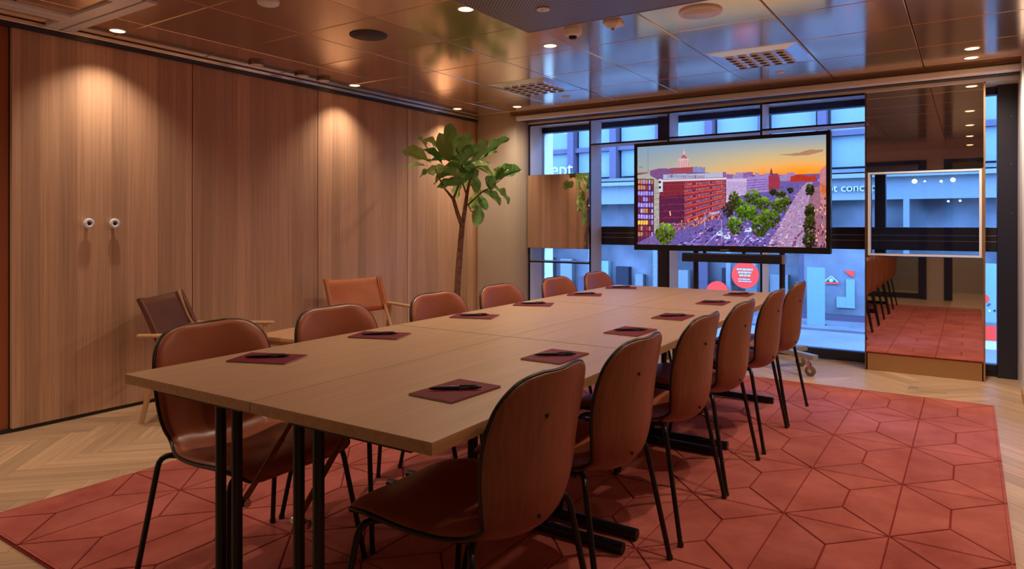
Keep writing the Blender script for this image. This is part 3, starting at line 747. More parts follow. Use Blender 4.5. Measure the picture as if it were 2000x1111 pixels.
# ------------------------------------------------------------ television on a mobile stand
TVX0, TVX1, TVZ0, TVZ1, TVY = -2.437, -.863, .943, 1.868, 5.55
tv = thing('television', 'large flat television showing a sunset city street on the mobile stand', 'television', ((TVX0 + TVX1) / 2, TVY, TVZ0))
tw, thh = (TVX1 - TVX0) / 2, TVZ1 - TVZ0
hs = MB(); bz = .030
hs.box(-tw, tw, .012, .075, 0, thh)
hs.build('housing', 'tvblack', tv, bevel=.006)
bzm = MB().box(-tw, tw, 0, .012, 0, .048); bzm.box(-tw, tw, 0, .012, thh - bz, thh); bzm.box(-tw, -tw + bz, 0, .012, .048, thh - bz); bzm.box(tw - bz, tw, 0, .012, .048, thh - bz)
bzm.build('bezel', 'tvblack', tv)
MB().box(-tw + bz, tw - bz, .0005, .0015, .038, .0455).build('lower_strip', 'greymetal', tv)
MB().box(-.035, .035, -.0006, 0, .012, .018).build('brand_plate', 'greymetal', tv)
MB().lathe([(.003, -.001), (.003, 0)], (tw - .10, 0, .016), 10, 'y').build('indicator', 'greymetal', tv)
# picture on the screen: painted cell by cell as colour attribute
NX, NY = 380, 208
img = np.zeros((NY, NX, 3)); rs = np.random.RandomState(3)
def S(x, y):
    u = (x - 105) / 1582.; top = 205 - 125 * u; return u, (y - top) / (1022 - top)
UU, VV = np.meshgrid((np.arange(NX) + .5) / NX, (np.arange(NY) + .5) / NY)
def srgb(c): c = np.array(c, float) / 255; return np.where(c <= .04045, c / 12.92, ((c + .055) / 1.055) ** 2.4)
def inside(poly):
    ins = np.zeros(UU.shape, bool); n = len(poly)
    for i in range(n):
        (x1, y1), (x2, y2) = poly[i], poly[(i + 1) % n]
        if y1 == y2: continue
        cnd = ((y1 > VV) != (y2 > VV)) & (UU < (x2 - x1) * (VV - y1) / (y2 - y1) + x1); ins ^= cnd
    return ins
def pg(pts, col, jit=0):
    mk = inside([S(*p) for p in pts]); c = srgb(col)
    img[mk] = c
    if jit: img[mk] *= (1 + jit * rs.uniform(-1, 1, (mk.sum(), 1)))
    return mk
def ln(p, q, w, col):
    d = Vector((q[0] - p[0], q[1] - p[1])); n = Vector((-d.y, d.x)).normalized() * w / 2
    pg([(p[0] + n.x, p[1] + n.y), (q[0] + n.x, q[1] + n.y), (q[0] - n.x, q[1] - n.y), (p[0] - n.x, p[1] - n.y)], col)
def lerp(a, b_, t): return (a[0] + (b_[0] - a[0]) * t, a[1] + (b_[1] - a[1]) * t)
# sky
skyA, skyB, skyC, skyD = srgb((125, 150, 175)), srgb((165, 165, 150)), srgb((235, 190, 70)), srgb((248, 120, 35))
t = np.clip(VV / .36, 0, 1)[..., None]; w = np.clip((UU - .05) / .65, 0, 1)[..., None]
img[:] = skyA * (1 - t) + skyB * t
warm = skyB * (1 - t) + skyC * t
img[:] = img * (1 - w * t) + (skyC * (1 - t ** 3 * w) + skyD * t ** 3 * w) * (w * t)
su, sv = S(1500, 405); g = np.exp(-((UU - su) ** 2 / .012 + (VV - sv) ** 2 / .006))[..., None]
img[:] = img * (1 - g * .85) + srgb((255, 150, 30)) * g * .85
pg([(1340, 250), (1480, 235), (1560, 208), (1665, 203), (1660, 222), (1560, 250), (1440, 258)], (170, 125, 95), .1)
# ground
pg([(105, 480), (1690, 400), (1690, 1030), (105, 1030)], (112, 92, 150), .2)
# far skyline
x = 880
while x < 1690:
    h = rs.uniform(18, 60) if x < 1420 else rs.uniform(5, 22); wd = rs.uniform(25, 60)
    pg([(x, 470), (x, 455 - h), (x + wd, 452 - h), (x + wd, 470)], [(135, 95, 150), (160, 120, 170), (120, 70, 110), (150, 130, 175)][rs.randint(4)], .2); x += wd * .8
pg([(1262, 420), (1268, 385), (1275, 360), (1282, 385), (1288, 420)], (110, 60, 80))
pg([(1420, 475), (1425, 430), (1500, 412), (1560, 425), (1615, 420), (1610, 470)], (170, 55, 40), .3)
# street and tracks
pg([(1240, 1025), (1290, 930), (1440, 640), (1510, 520), (1545, 480), (1590, 480), (1560, 640), (1530, 850), (1520, 1030)], (165, 138, 172), .12)
for k in range(5): ln((1270 + k * 55, 1025), (1515 + k * 10, 540), 3, (150, 110, 165))
pg([(1430, 1025), (1450, 940), (1510, 880), (1520, 890), (1470, 950), (1460, 1025)], (125, 75, 125))
pg([(1520, 1030), (1560, 640), (1600, 520), (1690, 480), (1690, 1030)], (150, 105, 125), .25)
# mid street
pg([(440, 1025), (470, 930), (700, 850), (870, 740), (1080, 590), (1500, 470), (1440, 640), (1240, 1025)], (104, 90, 158), .22)
for k in range(9): ln((500 + k * 75, 1022), (700 + k * 60, 870), 4, (205, 190, 235) if k % 2 else (105, 85, 150))
for k in range(420):
    ty = rs.rand() ** .6; yy = 560 + ty * 460; xx = rs.uniform(470 + (1 - ty) * 620, 1300 + (1 - ty) * 170); ss = 3 + 9 * ty
    pg([(xx, yy), (xx + ss * rs.uniform(.8, 3.4), yy - ss * .5), (xx + ss * 2, yy + ss * .6), (xx, yy + ss)], [(60, 45, 110), (190, 175, 230), (85, 60, 120), (130, 120, 205), (150, 90, 130)][rs.randint(5)])
for k in range(120):
    ty = rs.rand() ** .7; yy = 520 + ty * 500; xx = 1500 - ty * 180 + rs.uniform(-70, 120) * (.35 + ty); ss = 3 + 6 * ty
    pg([(xx, yy), (xx + ss * 2, yy - ss), (xx + ss * 2.2, yy + ss), (xx, yy + ss)], [(205, 170, 190), (140, 105, 150), (180, 130, 150)][rs.randint(3)])
# pale block and tower houses
pg([(905, 460), (1078, 450), (1078, 590), (1000, 600), (905, 660)], (190, 170, 205), .08)
for k in range(14): ln((915 + k * 12, 480), (915 + k * 12, 590), 4, (140, 120, 170))
pg([(1078, 440), (1260, 420), (1320, 430), (1330, 500), (1250, 560), (1078, 580)], (150, 125, 185), .2)
for k in range(5): ln((1080, 470 + k * 22), (1255, 455 + k * 20), 5, (110, 80, 150))
pg([(1255, 425), (1310, 420), (1340, 440), (1340, 530), (1255, 550)], (150, 55, 75), .25)
# white tower on top
pg([(488, 375), (490, 300), (510, 285), (525, 262), (534, 240), (540, 205), (546, 240), (556, 262), (570, 285), (588, 300), (590, 370)], (205, 165, 165), .15)
pg([(508, 292), (528, 262), (552, 262), (572, 290)], (150, 100, 110), .15)
for k in range(5): ln((497 + k * 21, 310), (497 + k * 21, 365), 4, (150, 110, 120))
# left roofs
pg([(225, 400), (300, 382), (400, 378), (620, 360), (730, 365), (730, 410), (880, 410), (880, 445), (300, 475), (225, 440)], (120, 80, 130), .2)
pg([(400, 400), (540, 365), (620, 362), (615, 410), (400, 415)], (150, 70, 80), .15)
pg([(620, 362), (728, 368), (728, 408), (620, 405)], (130, 130, 175), .15)
pg([(350, 430), (880, 408), (880, 445), (350, 470)], (165, 170, 195), .15)
for k in range(26): ln((395 + k * 13, 432), (395 + k * 13, 455), 5, (80, 55, 110))
# main red brick block
pg([(312, 620), (345, 480), (545, 470), (545, 830), (312, 845)], (125, 38, 55), .14)
pg([(545, 470), (910, 450), (910, 690), (720, 770), (545, 830)], (150, 45, 60), .12)
pg([(312, 620), (545, 600), (545, 830), (312, 845)], (88, 30, 72), .15)
pg([(330, 475), (912, 446), (912, 462), (330, 492)], (205, 190, 195), .05)
for r_ in range(6):
    yl, yr = 500 + r_ * 56, 472 + r_ * 38
    ln((545, yl + 12), (908, yr + 6), 12, (70, 45, 100)); ln((545, yl + 32), (908, yr + 22), 7, (195, 95, 85))
    for k in range(28):
        p = lerp((548, yl + 12), (908, yr + 6), k / 28.); ln((p[0], p[1] - 8), (p[0], p[1] + 7), 3.5, (165, 140, 175) if rs.rand() < .7 else (225, 170, 130))
    ln((330, yl + 18), (545, yl + 6), 4, (150, 55, 65))
for k in range(10): ln((355 + k * 20, 495), (340 + k * 21, 600), 3, (110, 45, 75))
pg([(415, 780), (408, 745), (416, 735), (422, 770)], (255, 200, 150))
# glass tower left
pg([(107, 440), (215, 420), (215, 395), (107, 400)], (120, 85, 80), .2); pg([(107, 395), (205, 395), (215, 415), (107, 420)], (165, 150, 150), .1)
pg([(107, 470), (262, 470), (262, 935), (107, 1010)], (95, 40, 80), .2)
for r_ in range(10):
    y = 478 + r_ * 49
    for k in range(6):
        c_ = [(150, 140, 225), (175, 165, 215), (140, 60, 60), (190, 130, 90), (110, 50, 90)][rs.randint(5)]
        if r_ in (2, 4, 6): c_ = [(150, 140, 235), (165, 155, 240)][k % 2]
        if r_ == 7 and k < 4: c_ = (250, 190, 80)
        xa = 110 + k * 25; pg([(xa, y), (xa + 21, y - 1), (xa + 21, y + 32), (xa, y + 35)], c_, .15)
for k in range(7): ln((108 + k * 25.5, 470), (108 + k * 25.5, 1000 - k * 10), 3, (35, 18, 40))
pg([(262, 470), (312, 475), (312, 900), (262, 930)], (165, 160, 150), .06)
for k in range(9): ln((262, 500 + k * 48), (312, 496 + k * 45), 3, (100, 100, 90))
pg([(310, 470), (345, 470), (345, 575), (310, 580)], (185, 200, 210), .05); pg([(308, 485), (328, 485), (328, 505), (308, 505)], (40, 40, 60)); pg([(308, 530), (328, 530), (328, 550), (308, 550)], (40, 40, 60))
ln((206, 205), (206, 400), 3, (120, 125, 125)); pg([(120, 366), (160, 366), (160, 380), (120, 380)], (110, 150, 110))
# street lights, crowd, people
for k in range(260):
    t_ = rs.rand(); p = lerp((450, 850), (860, 760), t_); a = p[0] + rs.uniform(-15, 15), p[1] + rs.uniform(-25, 60 - 40 * t_)
    pg([(a[0], a[1]), (a[0] + 8, a[1]), (a[0] + 8, a[1] + 10), (a[0], a[1] + 10)], [(240, 150, 70), (120, 45, 50), (60, 30, 50), (200, 90, 60)][rs.randint(4)])
pg([(760, 745), (860, 730), (830, 755), (775, 765)], (190, 160, 200))
# parade of houses at the right edge
pg([(1640, 380), (1690, 330), (1690, 760), (1645, 640)], (185, 125, 130), .15); pg([(1645, 480), (1690, 520), (1690, 600), (1650, 560)], (205, 110, 60), .1)
# trees
def tree(x, y, rr, n, base_):
    for _ in range(int(n * 2.2)):
        a, q = rs.uniform(0, 6.28), math.sqrt(rs.rand()); cx, cy = x + math.cos(a) * q * rr[0], y + math.sin(a) * q * rr[1]
        lt = max(0, (y - cy) / rr[1]) * .55 + rs.uniform(-.1, .4); s = rs.uniform(6, 14)
        c_ = (base_[0] * (.35 + lt), base_[1] * (.35 + lt), base_[2] * (.35 + lt * .8))
        pg([(cx - s, cy), (cx, cy - s), (cx + s, cy), (cx, cy + s)], [min(255, q_) for q_ in c_])
for (x, y, rx, ry, n, c_) in ((370, 925, 90, 90, 110, (130, 165, 40)), (975, 640, 45, 80, 60, (95, 110, 35)), (1040, 700, 60, 70, 60, (100, 130, 35)), (1130, 610, 65, 60, 60, (105, 135, 40)), (980, 850, 65, 70, 70, (110, 150, 35)),
                              (1080, 740, 90, 70, 90, (115, 160, 40)), (1210, 660, 60, 55, 60, (115, 150, 40)), (1190, 850, 70, 90, 90, (105, 140, 30)), (1260, 780, 80, 80, 90, (115, 150, 35)), (1340, 680, 60, 60, 60, (110, 140, 35)), (1390, 640, 35, 35, 30, (100, 120, 35)),
                              (920, 720, 45, 60, 40, (75, 60, 45)), (1290, 565, 35, 25, 20, (60, 70, 45)), (1420, 545, 18, 20, 12, (70, 80, 40)), (1350, 580, 40, 25, 20, (90, 100, 40)),
                              (1568, 540, 28, 45, 30, (60, 75, 35)), (1570, 720, 35, 60, 45, (70, 75, 30)), (1565, 840, 42, 90, 70, (75, 80, 30)), (1565, 960, 50, 65, 50, (70, 75, 28))):
    tree(x, y, (rx, ry), n, c_)
for (x, y) in ((850, 915), (915, 940), (770, 885), (1090, 880)):
    pg([(x - 30, y + 20), (x - 20, y - 5), (x + 15, y - 18), (x + 32, y), (x + 25, y + 22)], (190, 205, 235) if x != 770 else (60, 45, 90)); pg([(x - 10, y - 2), (x + 10, y - 10), (x + 12, y), (x - 8, y + 6)], (70, 70, 120))
for p in ((728, 740, 880), (870, 800, 1010), (720, 790, 860)): ln((p[0], p[1]), (p[0], p[2]), 4, (175, 165, 200))
for k in range(50):
    a = rs.uniform(1600, 1685), rs.uniform(600, 1010); pg([(a[0], a[1]), (a[0] + 9, a[1]), (a[0] + 9, a[1] + 22), (a[0], a[1] + 22)], [(90, 40, 70), (150, 60, 70), (215, 160, 140), (60, 30, 60)][rs.randint(4)])
fine = rs.uniform(.82, 1.16, (NY, NX, 1)); coarse = np.kron(rs.uniform(.85, 1.12, (NY // 4, NX // 4, 1)), np.ones((4, 4, 1)))
low = np.clip((VV - .40) / .05, 0, 1)[..., None]
img[:] = img * (1 - low) + img * fine * coarse * low
img[:] = np.clip(img, 0, 1) ** 1.12
me = bpy.data.meshes.new('screen')
px0, px1, pz0, pz1 = -tw + bz, tw - bz, .048, thh - bz
gx = np.linspace(px0, px1, NX + 1); gz = np.linspace(pz1, pz0, NY + 1)
vv = np.zeros(((NY + 1) * (NX + 1), 3)); vv[:, 0] = np.tile(gx, NY + 1); vv[:, 2] = np.repeat(gz, NX + 1); vv[:, 1] = .004
ii = (np.arange(NY)[:, None] * (NX + 1) + np.arange(NX)[None]).reshape(-1)
ff = np.stack([ii, ii + NX + 1, ii + NX + 2, ii + 1], 1)
me.from_pydata(vv.tolist(), [], ff.tolist())
ca = me.color_attributes.new('picture', 'FLOAT_COLOR', 'CORNER')
cc = np.ones((NX * NY * 4, 4), np.float32); cc[:, :3] = np.repeat(img.reshape(-1, 3), 4, axis=0); ca.data.foreach_set('color', cc.ravel())
m, nt, b = new_mat('screen_picture'); at = N(nt, 'ShaderNodeAttribute', attribute_name='picture'); b.inputs['Base Color'].default_value = (.005, .005, .005, 1); b.inputs['Roughness'].default_value = .25
nt.links.new(at.outputs['Color'], b.inputs['Emission Color']); b.inputs['Emission Strength'].default_value = 0.9
me.materials.append(m); link('screen', me, tv)

sd = thing('television_stand', 'dark two-post mobile television stand with grey splayed legs on castors', 'stand', (0, 0, 0))
PX = (-1.965, -1.255); PY = 5.78
for x in PX:
    MB().cyl((x, PY, .15), (x, PY, 1.75), .022, 14).build('post', 'navy', sd)
MB().box(PX[0], PX[1], PY - .03, PY + .03, .135, .175).build('base_bar', 'greymetal', sd)
for z in (1.15, 1.60): MB().box(PX[0] - .1, PX[1] + .1, PY - .06, PY - .024, z, z + .07).build('mount_rail', 'navy', sd)
for x in (PX[0] + .12, PX[1] - .12): MB().box(x - .02, x + .02, TVY + .0752, PY - .06, 1.05, 1.72).build('mount_bracket', 'navy', sd)
tips = [(-.975, 5.60), (-1.13, 6.02), (-2.215, 5.60), (-2.09, 6.02)]
for k, (x, y) in enumerate(tips):
    ox = PX[1] if k < 2 else PX[0]
    lg = MB().obox((ox, PY + (.03 if k % 2 else -.0), .155), (x, y, .150), .06, .038).build('leg', 'greymetal', sd, bevel=.004)
    dx = Vector((x - ox, y - PY, 0)).normalized(); c = Vector((x, y, 0)) - dx * .05
    wl_ = MB().lathe([(.008, -.013), (.028, -.013), (.036, -.011), (.040, -.006), (.040, .006), (.036, .011), (.028, .013), (.008, .013)], (c.x, c.y, .040), 22, 'y').build('castor_wheel', 'wheel', sd)
    MB().lathe([(.012, -.0145), (.012, .0145)], (c.x, c.y, .040), 12, 'y').build('hub', 'chrome', wl_)
    fk = MB()
    for s in (-1, 1): fk.obox((c.x, c.y + s * .018, .036), (c.x - .012, c.y + s * .018, .108), .003, .026, (1, 0, 0))
    fk.box(c.x - .03, c.x + .012, c.y - .02, c.y + .02, .106, .112); fk.cyl((c.x - .01, c.y, .11), (c.x - .01, c.y, .132), .012)
    fk.build('castor_fork', 'chrome', wl_)
sb = thing('soundbar', 'long dark conference soundbar hanging under the television', 'soundbar', (-1.61, 5.60, .855))
MB().box(-.40, .40, -.045, .04, 0, .072).build('body', 'navy', sb, bevel=.006)
MB().box(.40, .418, -.043, .038, .002, .07).build('end_cap', 'greymetal', sb)
for x in (-.22, .10): MB().box(x - .012, x + .012, -.005, .01, .072, .0875).build('hanger', 'black', sb)

# ------------------------------------------------------------ ceiling fittings
def downlight(x, y, where, tilt=(0, 0), power=None, r=.040, size=160):
    t = thing('downlight', 'small round recessed downlight ' + where, 'downlight', (x, y, ZC), 0, 'recessed ceiling downlights')
    MB().lathe([(r + .007, 0), (r + .007, -.003), (r, -.004), (r, 0)], (0, 0, 0), 24).build('rim', 'white', t)
    MB().lathe([(r - .001, -.002), (r - .001, -.0035)], (0, 0, 0), 24).build('lens', 'lamp', t)
    ld = bpy.data.lights.new('downlight_beam', 'SPOT'); ld.energy = power or DL_POWER; ld.color = WARM; ld.spot_size = R(size); ld.spot_blend = 1.0; ld.shadow_soft_size = .022
    lo = bpy.data.objects.new('downlight_beam', ld); COL.objects.link(lo); lo.parent = t; lo.location = (0, 0, -.012); lo.rotation_euler = (R(tilt[0]), R(tilt[1]), 0)
    return t
downlight(-4.22, 2.07, 'above the two wall pegs, next to the white ceiling track', power=DL_POWER * .8, size=112)
downlight(-4.246, 3.984, 'beside the wood wall past the three round sensors', power=DL_POWER * .8, size=112)
downlight(-4.26, 5.37, 'beside the wood wall nearest the corner pier', power=DL_POWER * .8, size=112)
downlight(-3.695, 5.60, 'by the window head between the pier and the far air diffuser')
downlight(-2.252, 3.80, 'beside the round smoke detector')
downlight(-2.243, 2.90, 'beside the corner of the grey perforated panel')
downlight(.012, 5.40, 'above the tall mirror unit, farther from the window of the two')
downlight(.008, 5.70, 'above the tall mirror unit, closer to the window of the two')
for k, (y, pw) in enumerate(((3.9, 1.3), (2.7, .9), (1.5, .25), (.3, .1))): downlight(.0, y, 'by the right wall, %s behind the mirror pair' % order[k], power=DL_POWER * pw)
for k, y in enumerate((1.75, .55)): downlight(-2.25, y, 'added out of view as fill light past the perforated panel, %s back' % order[k], power=DL_POWER * (.25, .1)[k], size=160)  # unseen lamps added to raise the ambient light, no known fixtures
downlight(-3.2, .5, 'added as unseen fill light at the door end by the sliding track', power=DL_POWER * .3, size=150)  # added fill lamp out of view, lifts the general room light
downlight(-4.05, .35, 'beside the wood wall at the door end', power=DL_POWER * 1.1, size=140)
downlight(-.2, YB - .8, 'in the corridor behind the doorway', power=DL_POWER * .6, size=140)
def disc(name, x, y, r, h, mat, label, cat, inner=None, n=36):
    t = thing(name, label, cat, (x, y, ZC))
    MB().lathe([(r, 0), (r, -h * .5), (r * .96, -h * .85), (r * .82, -h)], (0, 0, 0), n).build('housing', mat, t)
    if inner: MB().lathe([(r * .80, -h), (r * .78, -h - .003), (r * .1, -h - .004)], (0, 0, 0), n).build('cover', inner, t)
    return t
disc('air_valve', -1.214, 3.646, .115, .013, 'white', 'large white round air valve between the perforated panel and the diffuser', 'air valve', 'whitemetal')
disc('ceiling_speaker', -3.05, 2.975, .115, .008, 'speaker', 'dark round ceiling loudspeaker in the perforated tiles', 'loudspeaker', 'speaker')
disc('ceiling_lamp', -3.016, 2.232, .055, .018, 'white', 'white round ceiling disc at the top edge of the picture', 'lamp', 'white')
for (x, y, l) in ((-1.881, 3.10, 'on the grey perforated panel'), (-3.038, 5.40, 'near the window behind the left air diffuser'), (-1.194, 5.45, 'near the window behind the right air diffuser')):
    z = .014 if 'panel' in l else 0
    t = thing('sprinkler', 'small round white sprinkler cover ' + l, 'sprinkler', (x, y, ZC - z), 0, 'sprinkler covers')
    MB().lathe([(.036, 0), (.036, -.004), (.03, -.006)], (0, 0, 0), 20).build('cover', 'white', t)
    MB().lathe([(.012, -.006), (.010, -.012)], (0, 0, 0), 12).build('nozzle', 'white', t)
for k, (x, y) in enumerate(((-4.226, 3.03), (-4.251, 3.45), (-4.252, 3.66))):
    t = thing('ceiling_sensor', 'round ceiling sensor near the wood wall, %s from the left of three' % order[k], 'sensor', (x, y, ZC), 0, 'round sensors along the wood wall')
    MB().lathe([(.055, 0), (.055, -.016), (.050, -.021)], (0, 0, 0), 26).build('body', 'bronze', t)
    MB().lathe([(.047, -.021), (.03, -.027)], (0, 0, 0), 24).build('lens', 'white', t)
t = thing('smoke_detector', 'round smoke detector beside the perforated panel', 'smoke detector', (-1.965, 3.58, ZC))
MB().lathe([(.052, 0), (.052, -.022), (.045, -.030)], (0, 0, 0), 26).build('base', 'white', t); MB().lathe([(.040, -.030), (.032, -.036)], (0, 0, 0), 24).build('collar', 'white', t); MB().lathe([(.024, -.036), (.022, -.048), (.01, -.05)], (0, 0, 0), 20).build('chamber', 'void', t)
t = thing('motion_detector', 'square wedge motion detector with red lens beside the smoke detector', 'detector', (-1.69, 3.56, ZC), R(10))
MB().box(-.05, .05, -.05, .05, -.018, 0).build('base', 'white', t, bevel=.004)
MB().add([(-.048, -.048, -.018), (.048, -.048, -.018), (.048, .048, -.018), (-.048, .048, -.018), (.0, -.01, -.044)], [(0, 4, 1), (1, 4, 2), (2, 4, 3), (3, 4, 0), (0, 1, 2, 3)]).build('cover', 'white', t)
MB().lathe([(.009, 0), (.006, -.006)], (0, -.012, -.042), 12).build('indicator', 'sign_red', t)
# perforated panel
t = thing('perforated_panel', 'large grey perforated cassette panel hanging under the ceiling tiles', 'ceiling panel', (-1.58, 2.80, ZC))
MB().box(-.605, .605, -.64, .64, -.012, -.002).build('sheet', 'mesh_panel', t)
fm = MB()
for s in (-1, 1): fm.box(s * .606 - .003, s * .606 + .003, -.645, .645, -.014, 0); fm.box(-.603, .603, s * .642 - .003, s * .642 + .003, -.014, 0)
fm.build('frame', 'greymetal', t)
# air diffusers with nozzles
def diffuser(x, y, label):
    t = thing('air_diffuser', label, 'air diffuser', (x, y, ZC), 0, 'square nozzle air diffusers')
    b = MB(); h1, h2 = .29, .21
    v = [(-h1, -h1, 0), (h1, -h1, 0), (h1, h1, 0), (-h1, h1, 0), (-h2, -h2, -.014), (h2, -h2, -.014), (h2, h2, -.014), (-h2, h2, -.014)]
    b.add(v, [(i, 4 + i, 4 + (i + 1) % 4, (i + 1) % 4) for i in range(4)] + [(4, 7, 6, 5), (0, 1, 2, 3)]); b.build('plate', 'silver', t)
    nm = MB().lathe([(.030, 0), (.031, -.006), (.026, -.009), (.023, -.004), (.022, .0)], (0, 0, 0), 16).mesh('nozzle', 'white')
    dm = MB().lathe([(.0255, -.0096), (.02, -.0098)], (0, 0, 0), 14).mesh('nozzle_hole', 'void')
    for i in range(5):
        for j in range(5):
            p = (-.164 + i * .082, -.164 + j * .082, -.0142); o = link('nozzle', nm, t, p); link('nozzle_hole', dm, o)
diffuser(X0 - 1.5 * P, Y0 + 1.5 * P, 'square white nozzle air diffuser above the television')
diffuser(X0 - 4.5 * P, Y0 + 1.5 * P, 'square nozzle air diffuser above the fig tree side of the table')
# white sliding-wall track in the ceiling
t = thing('ceiling_track', 'white sliding-wall track crossing the ceiling at the wood wall', 'ceiling track', (0, 0, ZC))
MB().box(XL + .032, -3.50, 1.857, 1.915, -.016, -.001).build('track_flange', 'whitemetal', t); MB().box(XL + .032, -3.50, 1.767, 1.843, -.016, -.001).build('track_flange', 'whitemetal', t)
MB().box(XL + .032, -3.52, 1.843, 1.857, -.008, -.001).build('track_groove', 'navy', t)
for xa in (-4.24, -3.64):
    MB().box(xa, xa + .062, -.3, 1.767, -.016, -.001).build('track_flange', 'whitemetal', t); MB().box(xa + .070, xa + .135, -.3, 1.767, -.016, -.001).build('track_flange', 'whitemetal', t)
    MB().box(xa + .062, xa + .070, -.3, 1.767, -.010, -.001).build('track_groove', 'greymetal', t)

# ------------------------------------------------------------ outside: street and shop front across it
FY = 10.5; ZG = -.22
st_ = MB().box(-16, 8, YG + .07, FY + .3, ZG - .2, ZG).build('street', 'asphalt'); struct(st_)
struct(MB().box(-16, 8, FY - .9, FY, ZG, ZG + .03).build('pavement', 'stone'))
bd = thing('shop_building', 'blue-lit stone shop building across the street', 'building', (0, 0, 0))
MB().box(-16, 8, FY + .32, FY + .5, ZG, 4.6).build('wall', 'stone', bd)
MB().box(-16, 8, FY + .02, FY + .32, 1.50, 1.80).build('fascia', 'facade_pale', bd)
MB().box(-16, 8, FY - .10, FY + .32, 1.80, 1.86).build('cornice', 'facade_pale', bd)
MB().box(-16, 8, FY - .05, FY + .32, 1.88, 1.93).build('window_sill_band', 'stone', bd)
MB().box(-16, 8, FY + .02, FY + .32, ZG, -.02).build('plinth', 'stone', bd)
MB().box(-16, 8, FY + .10, FY + .32, 3.55, 4.0).build('upper_band', 'facade_pale', bd)
x = -9.2
while x < 1.2:
    pr_ = MB().box(x, x + .12, FY + .08, FY + .32, 1.93, 3.55).build('window_mullion', 'facade_trim', bd)
    wf = MB().box(x + .12, x + .82, FY + .14, FY + .30, 2.42, 2.50).build('window_transom', 'facade_trim', bd)
    MB().box(x + .16, x + .78, FY + .22, FY + .24, 1.98, 2.42).build('window_pane', 'blindpane', wf)
    MB().box(x + .16, x + .78, FY + .22, FY + .24, 2.50, 3.5).build('window_pane', 'blindpane', wf)
    x += .82
# shop windows: posts, panes, dim interior
MB().box(-16, 8, FY + .26, FY + .318, -.02, 1.50).build('shop_interior', 'shop_int', bd)
x = -9.0; k = 0
while x < 2:
    MB().box(x, x + .07, FY - .0, FY + .10, ZG + .03, 1.50).build('shop_post', 'facade_pale', bd); x += 1.18; k += 1
MB().box(-9, 2, FY + .0, FY + .06, .98, 1.04).build('shop_rail', 'facade_pale', bd)
rd = random.Random(11)
for k in range(26):
    xx = -8.6 + k * .36; hh = rd.uniform(.2, .75)
    MB().box(xx, xx + rd.uniform(.08, .26), FY + .12, FY + .25, -.02, hh).build('shop_display', rd.choice(['facade_pale', 'facade_trim', 'poster', 'stone', 'poster_dark']), bd)
MB().box(-2.05, -1.1, FY - .004, FY + .02, ZG + .03, 1.0).build('shop_door', 'facade_trim', bd)
MB().box(-1.98, -1.17, FY - .008, FY - .005, ZG + .12, .92).build('shop_door_pane', 'shop_int', bd)
def text(name, s, size, loc, mat, parent=None):
    cu = bpy.data.curves.new('t', 'FONT'); cu.body = s; cu.size = size; cu.extrude = .008
    tmp_ = bpy.data.objects.new('t', cu); COL.objects.link(tmp_); bpy.context.view_layer.update()
    me_ = bpy.data.meshes.new_from_object(tmp_.evaluated_get(bpy.context.evaluated_depsgraph_get())); bpy.data.objects.remove(tmp_)
    me_.materials.clear(); me_.materials.append(M[mat])
    return link(name, me_, parent, loc, rot=(R(90), 0, 0))
o = text('shop_lettering', 'concept', .34, (-6.85, FY - .02, 2.02), 'sign_white'); tag(o, 'large white letters reading concept seen above the corner mirror panel', 'sign')
o = text('shop_lettering', 'ot concept', .155, (-1.68, FY - .012, 1.62), 'sign_white'); tag(o, 'white letters reading ot concept on the fascia between television and mirror unit', 'sign')
# ceiling lamps of the shop
for k, (u, v) in enumerate(((1786, 354), (1861, 351), (1838, 354), (1720, 354), (1806, 354), (1722, 392), (1712, 402), (1852, 393), (1875, 392))):
    r = (u - 1000) / 1333.; d = (FY - .15) / (r * SH + CH)
    o = MB().lathe([(.004, -.03), (.02, -.024), (.032, -.008), (.032, .008), (.02, .024), (.004, .03)], (0, 0, 0), 12).build('shop_lamp', 'shoplamp', bd, (d * (r * CH - SH), FY - .15, 1.17 + (437 - v) / 1333. * d))
    o.scale = [1, .9, .5, .35, .35, .55, .45, .4, .4][k] * Vector((1, 1, 1)) * .9
# street signs
t = thing('round_sign', 'round red shop sign with white lines of lettering below the soundbar', 'sign', (-2.80, FY - .05, .40))
MB().lathe([(.20, 0), (.20, .015)], (0, 0, 0), 36, 'y').build('disc', 'sign_red', t)
for k, (w_, z) in enumerate(((.24, .085), (.20, .040), (.17, -.005), (.20, -.062), (.20, -.095))):
    xs_ = -w_ / 2
    while xs_ < w_ / 2 - .02:
        ww = rd.uniform(.025, .07); ww = min(ww, w_ / 2 - xs_)
        MB().box(xs_, xs_ + ww - .007, -.004, 0, z - (.014 if k < 3 else .009), z + (.014 if k < 3 else .009)).build('lettering', 'sign_white', t); xs_ += ww
t = thing('round_sign', 'partly hidden small red round sign above the table edge', 'sign', (-3.22, FY - .05, .12))
MB().lathe([(.17, 0), (.17, .015)], (0, 0, 0), 30, 'y').build('disc', 'sign_red', t)
t = thing('door_sign', 'shop door sign with a white house outline over a red line', 'sign', (-1.62, FY - .02, .36))
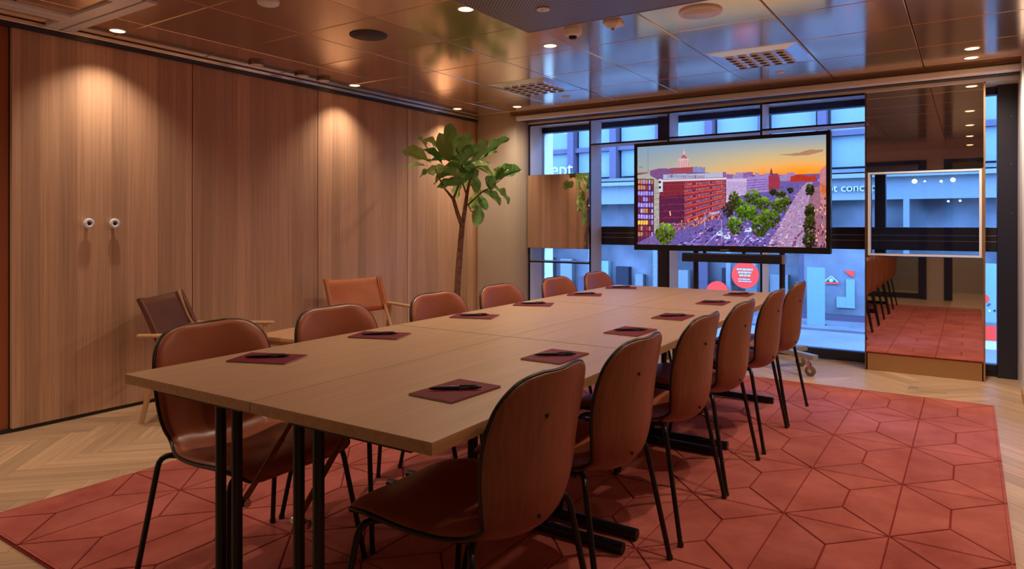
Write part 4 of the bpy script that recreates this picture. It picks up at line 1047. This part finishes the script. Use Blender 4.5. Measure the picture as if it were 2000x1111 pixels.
MB().obox((-.085, -.008, -.005), (0, -.008, .075), .006, .016, (0, 0, 1)).build('roof_line', 'sign_white', t); MB().obox((0, -.008, .075), (.085, -.008, -.005), .006, .016, (0, 0, 1)).build('roof_line', 'sign_white', t)
MB().lathe([(.028, -.01), (.028, -.004)], (0, 0, .018), 18, 'y').build('emblem', 'sign_white', t); MB().box(-.11, .10, -.01, -.004, -.035, -.015).build('red_line', 'sign_red', t)
t = thing('door_poster', 'pale blue notices taped to the shop door with a red flag above', 'poster', (-1.40, FY - .02, .10))
MB().box(-.03, .08, -.010, -.004, -.10, .30).build('tall_sheet', 'poster', t); MB().box(-.15, -.031, -.010, -.004, -.10, .05).build('small_sheet', 'poster', t)
MB().add([(-.06, -.008, .42), (.07, -.008, .42), (.07, -.008, .33), (.02, -.008, .35), (-.06, -.004, .42), (.07, -.004, .42), (.07, -.004, .33), (.02, -.004, .35)], [(0, 3, 2, 1), (4, 5, 6, 7), (0, 1, 5, 4), (1, 2, 6, 5), (2, 3, 7, 6), (3, 0, 4, 7)]).build('red_flag', 'sign_red', t)
t = thing('sandwich_board', 'pale blue poster board with a red foot standing outside at the right window jamb', 'sign board', (.30, 9.2, ZG))
MB().box(-.26, .26, 0, .03, .30, .95).build('poster', 'poster', t); MB().box(-.28, .28, -.004, .034, .10, .26).build('red_foot', 'sign_red', t); MB().box(-.25, .25, .02, .10, 0, .10).build('stand', 'greymetal', t)
for k in range(16): a, q = rd.uniform(0, 6.28), rd.uniform(0, .10); MB().lathe([(.012, -.004), (.012, 0)], (-.04 + q * math.cos(a), 0, .46 + q * math.sin(a)), 8, 'y').build('printed_dot', rd.choice(['poster_dark', 'facade_trim', 'brass']), t)
MB().lathe([(.05, -.004), (.05, 0)], (-.17, 0, .56), 14, 'y').build('printed_flower', 'sign_red', t)
t = thing('pavement_poster', 'tall pale blue poster standing outside behind the last right-hand chair', 'poster', (-1.72, 9.9, ZG))
MB().box(-.11, .11, 0, .03, .02, .80).build('sheet', 'poster', t); MB().box(-.12, .12, .03, .12, 0, .03).build('foot', 'greymetal', t)
